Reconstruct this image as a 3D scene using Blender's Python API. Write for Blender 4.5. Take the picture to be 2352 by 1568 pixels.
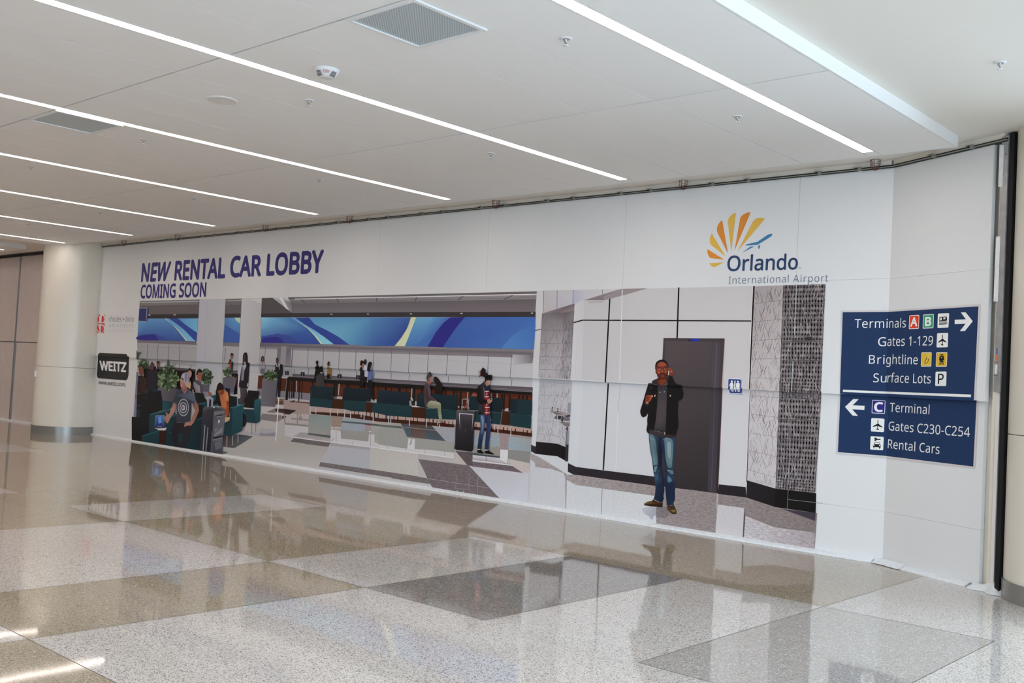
# Airport concourse: temporary wall with a printed mural under a cloud ceiling with light slots.
import bpy, bmesh, math, random
from mathutils import Vector, Matrix, geometry

for o in list(bpy.data.objects):
    bpy.data.objects.remove(o, do_unlink=True)
SC = bpy.context.scene
COL = SC.collection

# ---------------------------------------------------------------- camera
FPX, YAW, PIT, ROL = 2321.98, 0.7323296, 0.0365630, 0.0522629
CAM = Vector((0.0, 0.0, 1.6))
_f = Vector((-math.sin(YAW), math.cos(YAW), 0)); _r = Vector((math.cos(YAW), math.sin(YAW), 0)); _u = Vector((0, 0, 1))
FWD = _f * math.cos(PIT) + _u * math.sin(PIT)
_u2 = _u * math.cos(PIT) - _f * math.sin(PIT)
RGT = _r * math.cos(ROL) + _u2 * math.sin(ROL)
UPV = _u2 * math.cos(ROL) - _r * math.sin(ROL)
cd = bpy.data.cameras.new('camera'); cam = bpy.data.objects.new('camera', cd); COL.objects.link(cam)
cd.sensor_width = 36.0; cd.lens = FPX / 2352 * 36.0; cd.clip_end = 200
cam.matrix_world = Matrix(((RGT.x, UPV.x, -FWD.x, CAM.x), (RGT.y, UPV.y, -FWD.y, CAM.y), (RGT.z, UPV.z, -FWD.z, CAM.z), (0, 0, 0, 1)))
SC.camera = cam

# ---------------------------------------------------------------- daylight, exposure
W = bpy.data.worlds.new('world'); SC.world = W; W.use_nodes = True
bg = W.node_tree.nodes['Background']
DAY_X, DAY_Y = (7.1, 9.0, 10.8), (0.4, 0.5, 0.5)          # daylight from the glazed right side and from the hall behind the camera
_n = W.node_tree; _tc = _n.nodes.new('ShaderNodeTexCoord'); _sp = _n.nodes.new('ShaderNodeVectorMath'); _sp.operation = 'DOT_PRODUCT'; _sp.inputs[1].default_value = (1.0, 0.0, 0.0); _mr = _n.nodes.new('ShaderNodeMapRange'); _mx = _n.nodes.new('ShaderNodeMix')
_mx.data_type = 'RGBA'; _mr.inputs['From Min'].default_value = 0.10; _mr.inputs['From Max'].default_value = 0.35; _mr.interpolation_type = 'SMOOTHSTEP'
_mx.inputs[6].default_value = (*DAY_Y, 1); _mx.inputs[7].default_value = (*DAY_X, 1)
_n.links.new(_tc.outputs['Generated'], _sp.inputs[0]); _n.links.new(_sp.outputs['Value'], _mr.inputs[0]); _n.links.new(_mr.outputs[0], _mx.inputs[0]); _n.links.new(_mx.outputs[2], bg.inputs[0])
# world dimmed below the horizon so less daylight reaches ceiling and fascia
_s2 = _n.nodes.new('ShaderNodeSeparateXYZ'); _m2 = _n.nodes.new('ShaderNodeMapRange'); _m2.inputs['From Min'].default_value = -0.12; _m2.inputs['From Max'].default_value = 0.03; _m2.inputs['To Min'].default_value = 0.4
_n.links.new(_tc.outputs['Generated'], _s2.inputs[0]); _n.links.new(_s2.outputs[2], _m2.inputs[0]); _n.links.new(_m2.outputs[0], bg.inputs[1])
SC.view_settings.view_transform = 'Standard'; SC.view_settings.look = 'None'
SC.view_settings.gamma = 1.0; SC.view_settings.use_curve_mapping = False
SC.view_settings.exposure = 0.0
LAMP_STRENGTH = 14.8; LAMP_COLOR = (1.0, 0.872, 0.80)
SC.cycles.max_bounces = 8; SC.cycles.diffuse_bounces = 5; SC.cycles.glossy_bounces = 4
SC.cycles.caustics_reflective = False; SC.cycles.caustics_refractive = False

# ---------------------------------------------------------------- photo geometry
def ray(x, y):
    return FWD + RGT * ((x - 1176) / FPX) - UPV * ((y - 784) / FPX)
def onz(x, y, z):
    d = ray(x, y); return CAM + d * ((z - CAM.z) / d.z)
def onplane(x, y, p0, n):
    d = ray(x, y); return CAM + d * ((p0 - CAM).dot(n) / d.dot(n))
def topx(p):
    v = Vector(p) - CAM; z = v.dot(FWD); return (1176 + FPX * v.dot(RGT) / z, 784 - FPX * v.dot(UPV) / z)

YU, YL = 9.745, 9.800            # faces of the upper and of the lower wall panels
REC = YL - YU
XC = -3.855                       # where the wall turns
DR = Vector((0.904, -0.4275, 0)).normalized()      # direction of the turned end
NR = Vector((DR.y, -DR.x, 0))                      # its normal, towards the hall
NM = Vector((0, -1, 0))
PU = Vector((XC, YU, 0))
_t = REC * (1 - (-NR).y) / DR.y if abs(DR.y) > 1e-6 else 0
PL_ = PU - NR * REC
PLc = PL_ + DR * ((YL - PL_.y) / DR.y)             # the corner of the lower panels
ZS, ZT = 1.615, 3.853            # step between the panels, top of the panels
HG, HC = 3.93, 3.83              # plaster ceiling, hung panel ceiling
def ret_s(x, y, low=False):
    p = onplane(x, y, PLc if low else PU, NR)
    return (p - (PLc if low else PU)).dot(DR), p.z

# ---------------------------------------------------------------- helpers
def lin(c):
    return tuple((v / 255 / 12.92) if v / 255 <= 0.04045 else ((v / 255 + 0.055) / 1.055) ** 2.4 for v in c)
def mat(name, color, rough=0.5, metal=0.0, spec=0.5, emit=None, strength=0.0):
    m = bpy.data.materials.new(name); m.use_nodes = True
    b = m.node_tree.nodes['Principled BSDF']
    b.inputs['Base Color'].default_value = (*color, 1); b.inputs['Roughness'].default_value = rough
    b.inputs['Metallic'].default_value = metal; b.inputs['Specular IOR Level'].default_value = spec
    if emit:
        b.inputs['Emission Color'].default_value = (*emit, 1); b.inputs['Emission Strength'].default_value = strength
    return m
def noisy(m, scale, amount, detail=2.0, rough_amt=0.0, stretch=(1, 1, 1)):
    """multiply the base colour by a little procedural noise"""
    nt = m.node_tree; b = nt.nodes['Principled BSDF']; c = tuple(b.inputs['Base Color'].default_value)
    tc = nt.nodes.new('ShaderNodeTexCoord'); mp = nt.nodes.new('ShaderNodeMapping'); mp.inputs['Scale'].default_value = stretch
    nz = nt.nodes.new('ShaderNodeTexNoise'); nz.inputs['Scale'].default_value = scale; nz.inputs['Detail'].default_value = detail
    mr = nt.nodes.new('ShaderNodeMapRange'); mr.inputs['From Min'].default_value = 0.3; mr.inputs['From Max'].default_value = 0.7
    mr.inputs['To Min'].default_value = 1 - amount; mr.inputs['To Max'].default_value = 1 + amount
    mx = nt.nodes.new('ShaderNodeMix'); mx.data_type = 'RGBA'; mx.blend_type = 'MULTIPLY'; mx.inputs[0].default_value = 1.0
    mx.inputs[6].default_value = c
    nt.links.new(tc.outputs['Object'], mp.inputs[0]); nt.links.new(mp.outputs[0], nz.inputs['Vector'])
    nt.links.new(nz.outputs[0], mr.inputs[0]); nt.links.new(mr.outputs[0], mx.inputs[7])
    nt.links.new(mx.outputs[2], b.inputs['Base Color'])
    return m

def link(name, me, m=None, parent=None):
    o = bpy.data.objects.new(name, me); COL.objects.link(o)
    if m is not None:
        for x in (m if isinstance(m, (list, tuple)) else [m]): me.materials.append(x)
    if parent is not None:
        o.parent = parent
        o.matrix_parent_inverse = parent_world(parent).inverted()
    return o
def parent_world(o):
    m = Matrix.LocRotScale(o.location, o.rotation_euler, o.scale)
    if o.parent is not None: m = parent_world(o.parent) @ o.matrix_parent_inverse @ m
    return m
def obj(name, bm, m, parent=None, smooth=False):
    me = bpy.data.meshes.new(name); bmesh.ops.recalc_face_normals(bm, faces=bm.faces); bm.to_mesh(me); bm.free()
    if smooth:
        for p in me.polygons: p.use_smooth = True
    return link(name, me, m, parent)
def thing(name, label, cat, loc=(0, 0, 0), group=None):
    o = bpy.data.objects.new(name, None); COL.objects.link(o); o.location = loc; o.empty_display_size = 0.1
    return tag(o, label, cat, group)
def tag(o, label, cat, group=None):
    o['label'] = label; o['category'] = cat
    if group: o['group'] = group
    return o
def struct(o):
    o['kind'] = 'structure'; return o
def dup(root, loc, label):
    """a copy of a thing with copies of its parts and sub-parts"""
    r = root.copy(); COL.objects.link(r); r.location = loc; r['label'] = label
    def rec(src, dst):
        for ch in [c for c in bpy.data.objects if c.parent is src]:
            c = ch.copy(); COL.objects.link(c); k = ch.matrix_parent_inverse.copy(); c.parent = dst; c.matrix_parent_inverse = k; rec(ch, c)
    rec(root, r); return r

def box(bm, x0, x1, y0, y1, z0, z1):
    vs = [bm.verts.new((x, y, z)) for z in (z0, z1) for y in (y0, y1) for x in (x0, x1)]
    for f in ((0, 2, 3, 1), (4, 5, 7, 6), (0, 1, 5, 4), (2, 6, 7, 3), (0, 4, 6, 2), (1, 3, 7, 5)):
        bm.faces.new([vs[i] for i in f])
def obox(bm, o, d, n, s0, s1, t0, t1, z0, z1):
    """box in a frame: s along d, t along n, z up"""
    vs = [bm.verts.new(o + d * s + n * t + Vector((0, 0, z))) for z in (z0, z1) for t in (t0, t1) for s in (s0, s1)]
    for f in ((0, 2, 3, 1), (4, 5, 7, 6), (0, 1, 5, 4), (2, 6, 7, 3), (0, 4, 6, 2), (1, 3, 7, 5)):
        bm.faces.new([vs[i] for i in f])
def quad(bm, pts):
    return bm.faces.new([bm.verts.new(p) for p in pts])
def lathe(bm, prof, seg=32, c=(0, 0, 0), cap=True):
    rings = []
    for r, z in prof:
        rings.append([bm.verts.new((c[0] + r * math.cos(2 * math.pi * i / seg), c[1] + r * math.sin(2 * math.pi * i / seg), c[2] + z)) for i in range(seg)])
    for a, b in zip(rings, rings[1:]):
        for i in range(seg):
            bm.faces.new((a[i], a[(i + 1) % seg], b[(i + 1) % seg], b[i]))
    if cap:
        bm.faces.new(rings[0]); bm.faces.new(rings[-1])
def tube(bm, pts, r, seg=6, closed=False):
    pts = [Vector(p) for p in pts]; n = len(pts); rings = []
    for i, p in enumerate(pts):
        if closed: t = pts[(i + 1) % n] - pts[i - 1]
        else: t = pts[min(i + 1, n - 1)] - pts[max(i - 1, 0)]
        t.normalize(); a = t.cross(Vector((0.13, 0.31, 0.94)))
        if a.length < 1e-3: a = t.cross(Vector((1, 0, 0)))
        a.normalize(); b = t.cross(a)
        rings.append([bm.verts.new(p + a * (r * math.cos(2 * math.pi * k / seg)) + b * (r * math.sin(2 * math.pi * k / seg))) for k in range(seg)])
    prs = list(zip(rings, rings[1:])) + ([(rings[-1], rings[0])] if closed else [])
    for x, y in prs:
        for k in range(seg):
            bm.faces.new((x[k], x[(k + 1) % seg], y[(k + 1) % seg], y[k]))
    if not closed:
        bm.faces.new(rings[0]); bm.faces.new(rings[-1])
NB = bmesh.new

# ---------------------------------------------------------------- materials
M = {}
M['paper'] = noisy(mat('white_vinyl', (0.80, 0.80, 0.80), 0.42, spec=0.35), 300, 0.012)
M['plaster'] = mat('plaster', (0.82, 0.79, 0.73), 0.85, spec=0.2)
M['tile'] = noisy(mat('ceiling_tile', (0.90, 0.90, 0.895), 0.9, spec=0.2), 900, 0.03)
M['gap'] = mat('joint_grey', (0.05, 0.048, 0.048), 0.9, spec=0.1)
M['fascia'] = mat('white_fascia', (0.84, 0.84, 0.84), 0.6, spec=0.3)
M['lamp'] = mat('lamp_diffuser', (0.9, 0.9, 0.9), 0.6, emit=LAMP_COLOR, strength=LAMP_STRENGTH)
M['lampframe'] = mat('lamp_frame', (0.8, 0.78, 0.77), 0.5)
M['cream'] = mat('cream_panel', (0.78, 0.74, 0.645), 0.33, spec=0.5)
M['basegrey'] = mat('grey_base_metal', (0.27, 0.265, 0.25), 0.32, metal=0.35)
M['black'] = mat('black_rubber', (0.012, 0.013, 0.015), 0.55, spec=0.3)
M['navygasket'] = mat('dark_gasket', (0.05, 0.06, 0.085), 0.5)
M['steel'] = noisy(mat('galvanised_steel', (0.40, 0.40, 0.41), 0.45, metal=0.6), 14, 0.12)
M['rail'] = mat('rail_metal', (0.36, 0.35, 0.32), 0.45, metal=0.5)
M['green'] = mat('green_cable', (0.02, 0.045, 0.035), 0.5)
M['tapew'] = noisy(mat('white_tape', (0.80, 0.82, 0.84), 0.45, spec=0.4), 25, 0.06)
M['whitep'] = mat('white_plastic', (0.80, 0.80, 0.80), 0.4)
M['red'] = mat('red_wire', (0.16, 0.035, 0.03), 0.5)
M['chrome'] = mat('chrome', (0.62, 0.62, 0.63), 0.2, metal=0.9)
M['darkglass'] = mat('strobe_lens', (0.19, 0.20, 0.22), 0.1, spec=0.8)
M['redink'] = mat('red_ink', (0.5, 0.12, 0.14), 0.5)
M['satin'] = noisy(mat('satin_panel', (0.66, 0.575, 0.535), 0.30, spec=0.6), 6, 0.04)
M['mullion'] = mat('mullion', (0.30, 0.32, 0.33), 0.4, metal=0.5)
M['orangei'] = mat('orange_sticker', (0.72, 0.20, 0.06), 0.5)
M['bluei'] = mat('blue_sticker', (0.05, 0.10, 0.40), 0.5)
M['warmwall'] = mat('hall_wall', (0.62, 0.55, 0.48), 0.8)

def terrazzo(name, base, chip_d, chip_l):
    m = bpy.data.materials.new(name); m.use_nodes = True; nt = m.node_tree; b = nt.nodes['Principled BSDF']
    N, L = nt.nodes.new, nt.links.new
    tc = N('ShaderNodeTexCoord')
    def chips(scale, lo, hi, seed):
        mp = N('ShaderNodeMapping'); mp.inputs['Location'].default_value = (seed, seed * 2.3, 0.37)
        v = N('ShaderNodeTexVoronoi'); v.inputs['Scale'].default_value = scale
        w = N('ShaderNodeSeparateColor'); r = N('ShaderNodeMapRange')
        r.inputs['From Min'].default_value = lo; r.inputs['From Max'].default_value = hi
        L(tc.outputs['Object'], mp.inputs[0]); L(mp.outputs[0], v.inputs['Vector']); L(v.outputs['Color'], w.inputs[0]); L(w.outputs[0], r.inputs[0])
        return r.outputs[0]
    nz = N('ShaderNodeTexNoise'); nz.inputs['Scale'].default_value = 0.9; nz.inputs['Detail'].default_value = 4; L(tc.outputs['Object'], nz.inputs['Vector'])
    mr = N('ShaderNodeMapRange'); mr.inputs['To Min'].default_value = 0.94; mr.inputs['To Max'].default_value = 1.06; L(nz.outputs[0], mr.inputs[0])
    prev = None
    for i, (col, s, lo, hi) in enumerate(((chip_d, 150, 0.86, 0.90), (chip_l, 120, 0.88, 0.92), (chip_d, 320, 0.80, 0.86))):
        mx = N('ShaderNodeMix'); mx.data_type = 'RGBA'
        if prev is None: mx.inputs[6].default_value = (*base, 1)
        else: L(prev, mx.inputs[6])
        mx.inputs[7].default_value = (*col, 1); L(chips(s, lo, hi, 3.1 * i + 1), mx.inputs[0]); prev = mx.outputs[2]
    mm = N('ShaderNodeMix'); mm.data_type = 'RGBA'; mm.blend_type = 'MULTIPLY'; mm.inputs[0].default_value = 1.0
    L(prev, mm.inputs[6]); L(mr.outputs[0], mm.inputs[7]); L(mm.outputs[2], b.inputs['Base Color'])
    b.inputs['Roughness'].default_value = 0.045; b.inputs['IOR'].default_value = 1.5; b.inputs['Specular IOR Level'].default_value = FLOOR_SPEC
    # the polish is a little uneven
    n2 = N('ShaderNodeTexNoise'); n2.inputs['Scale'].default_value = 1.6; n2.inputs['Detail'].default_value = 1.0; L(tc.outputs['Object'], n2.inputs['Vector'])
    bp = N('ShaderNodeBump'); bp.inputs['Strength'].default_value = 0.05; bp.inputs['Distance'].default_value = 0.02
    L(n2.outputs[0], bp.inputs['Height']); L(bp.outputs[0], b.inputs['Normal'])
    return m
FLOOR_SPEC = 0.6
M['tz_light'] = terrazzo('terrazzo_light', (0.68, 0.63, 0.585), (0.22, 0.20, 0.19), (0.74, 0.72, 0.69))
M['tz_tan'] = terrazzo('terrazzo_tan', (0.44, 0.37, 0.27), (0.20, 0.16, 0.11), (0.58, 0.53, 0.45))
M['tz_grey'] = terrazzo('terrazzo_grey', (0.29, 0.26, 0.235), (0.16, 0.15, 0.14), (0.50, 0.48, 0.46))
M['tz_beige'] = terrazzo('terrazzo_beige', (0.46, 0.42, 0.385), (0.26, 0.24, 0.22), (0.68, 0.66, 0.63))
M['strip'] = mat('divider_strip', (0.20, 0.17, 0.15), 0.35, metal=0.4)
# ================================================================ the setting
XL = [-2.11 - 1.225 * i for i in range(-5, 34)]            # terrazzo joints, 4 x 8 ft fields
YLN = [0.06 + 2.44 * j - 4 * 2.44 for j in range(0, 9)]
YLN = [2.51 + 2.437 * j for j in range(-6, 3)] + [9.86]
def field(k, j):
    """colour of the terrazzo field: k counts from x=-2.11 leftwards, j rows towards the wall"""
    if j == 2: return 'tz_tan' if k >= 1 else 'tz_light'
    if j == 1:
        return {0: 'tz_beige', 1: 'tz_light', 2: 'tz_grey', 3: 'tz_light', 4: 'tz_tan', 5: 'tz_tan', 6: 'tz_light'}.get(k, 'tz_tan' if 7 <= k <= 11 else 'tz_light')
    if j == 0: return 'tz_light' if k <= 2 else {3: 'tz_tan', 4: 'tz_light', 5: 'tz_light', 6: 'tz_tan', 7: 'tz_tan'}.get(k, 'tz_light')
    if j == -1: return 'tz_tan' if k in (1, 2, 5, 6) else 'tz_light'
    return ('tz_light', 'tz_tan', 'tz_light', 'tz_grey', 'tz_light')[(k * 2 + j * 3) % 5]
TZ = ['tz_light', 'tz_tan', 'tz_grey', 'tz_beige', 'strip']
bm = NB(); cells = {}
for a, (x1, x0) in enumerate(zip(XL, XL[1:])):
    for b, (y0, y1) in enumerate(zip(YLN, YLN[1:])):
        t = field(a - 5, b - 6); cells[a, b] = t
        f = quad(bm, ((x0, y0, 0), (x1, y0, 0), (x1, y1, 0), (x0, y1, 0))); f.material_index = TZ.index(t)
for (a, b), t in cells.items():                              # thin metal strips between fields of different colour
    x1, x0, y0, y1 = XL[a], XL[a + 1], YLN[b], YLN[b + 1]
    if cells.get((a + 1, b), t) != t:
        quad(bm, ((x0 - .003, y0, .0004), (x0 + .003, y0, .0004), (x0 + .003, y1, .0004), (x0 - .003, y1, .0004))).material_index = 4
    if cells.get((a, b + 1), t) != t:
        quad(bm, ((x0, y1 - .003, .0004), (x1, y1 - .003, .0004), (x1, y1 + .003, .0004), (x0, y1 + .003, .0004))).material_index = 4
FX0, FX1, FY0 = XL[-1], XL[0], YLN[0]
floor = struct(obj('floor', bm, [M[t] for t in TZ]))

bm = NB(); box(bm, FX0, FX1, FY0, 10.4, HG, HG + 0.15)
struct(obj('ceiling', bm, M['plaster']))

# hung panel ceilings ("clouds"): tiles with open joints, light slots between them
LR = [-3.706 - 2.725 * k for k in range(7)]                  # right edges of the light slots
LW, TW, TL = 0.125, 0.65, 2.565
YE = 9.078                                                   # end of the cloud, parallel to the wall
YB = YE - 6 * TL
def cloud(name, xr, xl, cols, vents):
    bm = NB()
    for (a, b) in cols:                                      # a tile column between x=a (left) and x=b
        for j in range(6):
            y0, y1 = YB + j * TL, YB + (j + 1) * TL
            for v in vents:
                if abs(v[0] - a) < .02 and y0 - .01 < v[1] < y1 - .3: y0 = v[1] + TW
            box(bm, a + .005, b - .005, y0 + .008, y1 - .008, HC, HC + .025)
    o = struct(obj(name, bm, M['tile']))
    bm = NB()
    box(bm, xl + .006, xr - .006, YB + .01, YE - .004, HC + .032, HC + .05)
    obj('joint_backing', bm, M['gap'], o)
    bm = NB()
    box(bm, xr - .004, xr + .012, YB, YE + .012, HC - .001, HG); box(bm, xl - .012, xl + .004, YB, YE + .012, HC - .001, HG)
    box(bm, xl, xr, YE, YE + .012, HC - .001, HG)
    obj('fascia', bm, M['fascia'], o)
    return o
VENTS = [(LR[0] - LW - 2 * TW, 3.948), (LR[2] - LW - TW, 3.948)]
cols = [(LR[0], LR[0] + TW)]
for r in LR[:-1]: cols += [(r - LW - (i + 1) * TW, r - LW - i * TW) for i in range(4)]
cols.append((LR[-1] - LW - TW, LR[-1] - LW))
CX1, CX0 = LR[0] + TW + .003, LR[-1] - LW - TW - .003
cloud('ceiling_panels', CX1, CX0, cols, VENTS)
C2 = -22.38
LR2 = [C2 - TW - 2.725 * i for i in range(4)]
cols2 = [(C2 - TW, C2)] + [(r - LW - (i + 1) * TW, r - LW - i * TW) for r in LR2 for i in range(4)]
cloud('ceiling_panels', C2, LR2[-1] - LW - 4 * TW, cols2, [])

# ---- light slots
def slot(r, label):
    t = thing('linear_light', label, 'ceiling light', (r - LW / 2, 0.5 * (YB + YE), HC), 'linear light slots in the panel ceiling')
    bm = NB()
    box(bm, r - LW, r - LW + .012, YB, YE - .17, HC - .002, HC + .026); box(bm, r - .012, r, YB, YE - .17, HC - .002, HC + .026)
    for y in [YB + 1.22 * i for i in range(1, 13)]:          # joints of the housing
        box(bm, r - LW, r - LW + .0125, y - .006, y + .006, HC - .004, HC); box(bm, r - .0125, r, y - .006, y + .006, HC - .004, HC)
    obj('housing', bm, M['lampframe'], t)
    bm = NB(); box(bm, r - LW + .012, r - .012, YB, YE - .175, HC + .002, HC + .02)
    obj('diffuser', bm, M['lamp'], t)
    bm = NB(); box(bm, r - LW + .002, r - .002, YE - .17, YE - .004, HC, HC + .025)
    obj('end_cap', bm, M['tile'], t)
for r, s in zip(LR, ('nearest the stepped ceiling edge, ending above the airport logo', 'second from the stepped ceiling edge, passing the fire strobe',
                     'third from the stepped ceiling edge, crossing a grey air grille', 'fourth from the stepped ceiling edge, above the headline',
                     'fifth from the stepped ceiling edge', 'sixth from the stepped ceiling edge, ending near the round column',
                     'seventh and shortest in view, ending just above the round column')):
    slot(r, 'long white light slot, ' + s)
slot(LR2[0], 'short light slot in the far ceiling panel beyond the round column')
for r in LR2[1:]: slot(r, 'added light slot outside the view, brightening the partition beyond the round column')  # unseen lamps added to brighten the far partition

# ---- the back wall: upper panels stand proud of the lower ones
SEAM = [-20.40, -18.15, -15.93, -13.72, -11.50, -9.28, -7.045, -4.838, XC]
wb = thing('wall_back', 'x', 'wall', (-12, YU, 0)); del wb['label'], wb['category']; struct(wb)
for i, (a, b) in enumerate(zip(SEAM, SEAM[1:])):
    g0 = .0015; g1 = .0015 if b != XC else 0
    bm = NB()
    if b == XC:
        for z0, z1 in ((ZS, 2.765), (2.7665, ZT)): box(bm, a + g0, b - g1, YU, YU + .04, z0, z1)
    else: box(bm, a + g0, b - g1, YU, YU + .04, ZS, ZT)
    obj('upper_panel', bm, M['paper'], wb)
    bm = NB(); b2 = b if b != XC else PLc.x
    for z0, z1 in (((.012, .50), (.5015, ZS + .05)) if b == XC else ((.012, ZS + .05),)): box(bm, a + g0, b2 - g1, YL, YL + .04, z0, z1)
    obj('lower_panel', bm, M['paper'], wb)
bm = NB(); box(bm, SEAM[0], -3.7, YU + .062, YU + .10, 0, HG)
box(bm, SEAM[0], -3.88, YU - .01, YU + .05, 3.881, HG)
obj('header', bm, M['plaster'], wb)

# ---- the turned end of the wall
wr = thing('wall_right', 'x', 'wall', PU); del wr['label'], wr['category']; struct(wr)
SU = ret_s(2263, 905)[0]; SL = ret_s(2253, 1200, True)[0]
bm = NB()
for z0, z1 in ((ZS, 2.765), (2.7665, ZT)): obox(bm, PU, DR, -NR, 0, SU, 0, .04, z0, z1)
obj('upper_panel', bm, M['paper'], wr)
bm = NB()
for z0, z1 in ((.03, .50), (.5015, ZS + .05)): obox(bm, PLc, DR, -NR, 0, SL, 0, .04, z0, z1)
obj('lower_panel', bm, M['paper'], wr)
bm = NB(); obox(bm, PU, DR, -NR, -.02, 1.75, .10, .13, 0, HG); obox(bm, PU, DR, -NR, 0, 1.3, -.01, .05, 3.881, HG)
obj('backing_panel', bm, M['cream'], wr)

# ---- the metal partition beyond the left column
wl = thing('wall_left', 'x', 'wall', (-26, 9.86, 0)); del wl['label'], wl['category']; struct(wl)
PXS = [FX0, -33.4, -31.18, -28.96, -26.74, -24.52, -22.30, -20.45]
for a, b in zip(PXS, PXS[1:]):
    bm = NB(); box(bm, a + .03, b - .03, 9.86, 9.90, 1.86, 3.86); obj('upper_panel', bm, M['satin'], wl)
    bm = NB(); box(bm, a + .03, b - .03, 9.88, 9.92, .02, 1.84); obj('lower_panel', bm, M['satin'], wl)
    bm = NB(); box(bm, b - .035, b + .035, 9.85, 9.93, .02, 3.86); obj('mullion', bm, M['mullion'], wl)
bm = NB(); box(bm, FX0, -20.45, 9.93, 9.98, 0, HG); obj('backing_panel', bm, M['mullion'], wl)
bm = NB(); box(bm, FX0, -20.9, 9.80, 9.86, 3.875, 3.90); obj('track', bm, M['black'], wl)
bm = NB(); box(bm, FX0, -20.9, 9.80, 9.88, 0, .035); obj('floor_seal', bm, M['tapew'], wl)
# unseen hall walls, added and sized to limit the daylight
bm = NB(); box(bm, FX0 - .2, FX0, FY0, 10.4, 0, HG); struct(obj('wall_far', bm, M['warmwall']))
bm = NB(); box(bm, FX0, -2.0, FY0 - .2, FY0, 0, HG); struct(obj('wall_front', bm, M['warmwall']))
bm = NB(); box(bm, FX1, FX1 + .2, FY0, -5, 0, HG); box(bm, FX1, FX1 + .2, 5.0, 10.4, 0, HG); struct(obj('wall_daylight_screen', bm, M['warmwall']))   # added unseen wall, shaping the daylight let in between y = -5 and 5

# ---- door-post strip beside the left column, base seals
bm = NB(); box(bm, -20.50, -20.41, YU - .03, YU + .06, 0.02, ZT + .03); struct(obj('trim_1', bm, M['navygasket']))
def seal(name, o, d, n, L, seed):
    rnd = random.Random(seed); bm = NB(); rows = []; s = 0.0; h = .036; w = .062
    while s <= L + 1e-6:
        h += rnd.uniform(-.003, .003); h = min(max(h, .028), .044); w += rnd.uniform(-.004, .004); w = min(max(w, .05), .078)
        prof = [(w, 0.0), (w * .93, h * .35), (w * .6, h * .72), (w * .25, h * .93), (.004, h), (-.03, h), (-.03, 0.0)]
        rows.append([bm.verts.new(o + d * s + n * t + Vector((0, 0, z))) for t, z in prof]); s += .35
    for a, b in zip(rows, rows[1:]):
        for i in range(len(a) - 1): bm.faces.new((a[i], a[i + 1], b[i + 1], b[i]))
    bm.faces.new(rows[0]); bm.faces.new(rows[-1])
    return struct(obj(name, bm, M['tapew'], smooth=False))
seal('baseboard_back', Vector((-20.38, YL, 0)), Vector((1, 0, 0)), NM, 20.38 + PLc.x - .05, 4)
seal('baseboard_right', PLc, DR, NR, SL - .02, 9)

# ---- columns
def column(loc, label):
    t = thing('column', label, 'column', loc)
    R = .63; bm = NB()
    lathe(bm, [(R, .155), (R, 1.352)], 96, loc, False); lathe(bm, [(R, 1.358), (R, HG)], 96, loc, False)
    obj('shaft', bm, M['cream'], t, smooth=True)
    bm = NB(); lathe(bm, [(R - .012, 1.35), (R - .012, 1.36)], 64, loc); obj('joint', bm, M['gap'], t)
    bm = NB(); lathe(bm, [(R + .012, 0), (R + .012, .16)], 96, loc, False); obj('base_trim', bm, M['basegrey'], t, smooth=True)
    return t
LC = Vector((-20.80, 9.48, 0)); RC = Vector((-1.97, 9.345, 0))
column(LC, 'round cream column with grey metal base at the far end of the printed wall')
column(RC, 'cream column with grey base cut by the frame edge, beside the black rubber seal')
# ================================================================ fixtures
# ---- track along the top of the wall
def track(name, label, o, d, n, L, br):
    t = thing(name, label, 'rail', tuple(o + d * (L / 2)))
    bm = NB(); obox(bm, o, d, n, 0, L, .012, .024, 3.868, 3.881); obj('shadow_gap_strip', bm, M['black'], t)  # black strip stands in for the shadow gap above the rail
    bm = NB(); obox(bm, o, d, n, 0, L, .014, .032, 3.859, 3.868); obj('rail', bm, M['rail'], t)
    bm = NB(); tube(bm, [o + d * s + n * .016 + Vector((0, 0, 3.8555)) for s in (0, L)], .0035); obj('cable', bm, M['green'], t)
    for s in br:
        bm = NB(); obox(bm, o, d, n, s - .05, s + .02, .02, .06, 3.881, 3.886); obox(bm, o, d, n, s - .012, s + .022, .012, .045, 3.852, 3.883)
        obj('bracket', bm, M['rail'], t)
OT = Vector((SEAM[0], YU, 0))
br = [onplane(x, y, Vector((0, YU - .05, 0)), NM).x - SEAM[0] for x, y in ((1425, 444), (1493, 437), (1635, 424), (1717, 416), (1880, 400), (1972, 390))]
x = br[0] - .72
while x > .3: br.append(x); x -= .42 if len(br) % 2 else .74
track('wall_track', 'long dark track with small brackets along the top of the printed wall', OT, Vector((1, 0, 0)), NM, XC - SEAM[0], br)
rb = [ret_s(x, y)[0] for x, y in ((2150, 357), (2238, 337))]
track('wall_track', 'short rising piece of track above the turned wall end beside the post', PU, DR, NR, ret_s(2318, 322)[0], rb)

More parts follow.
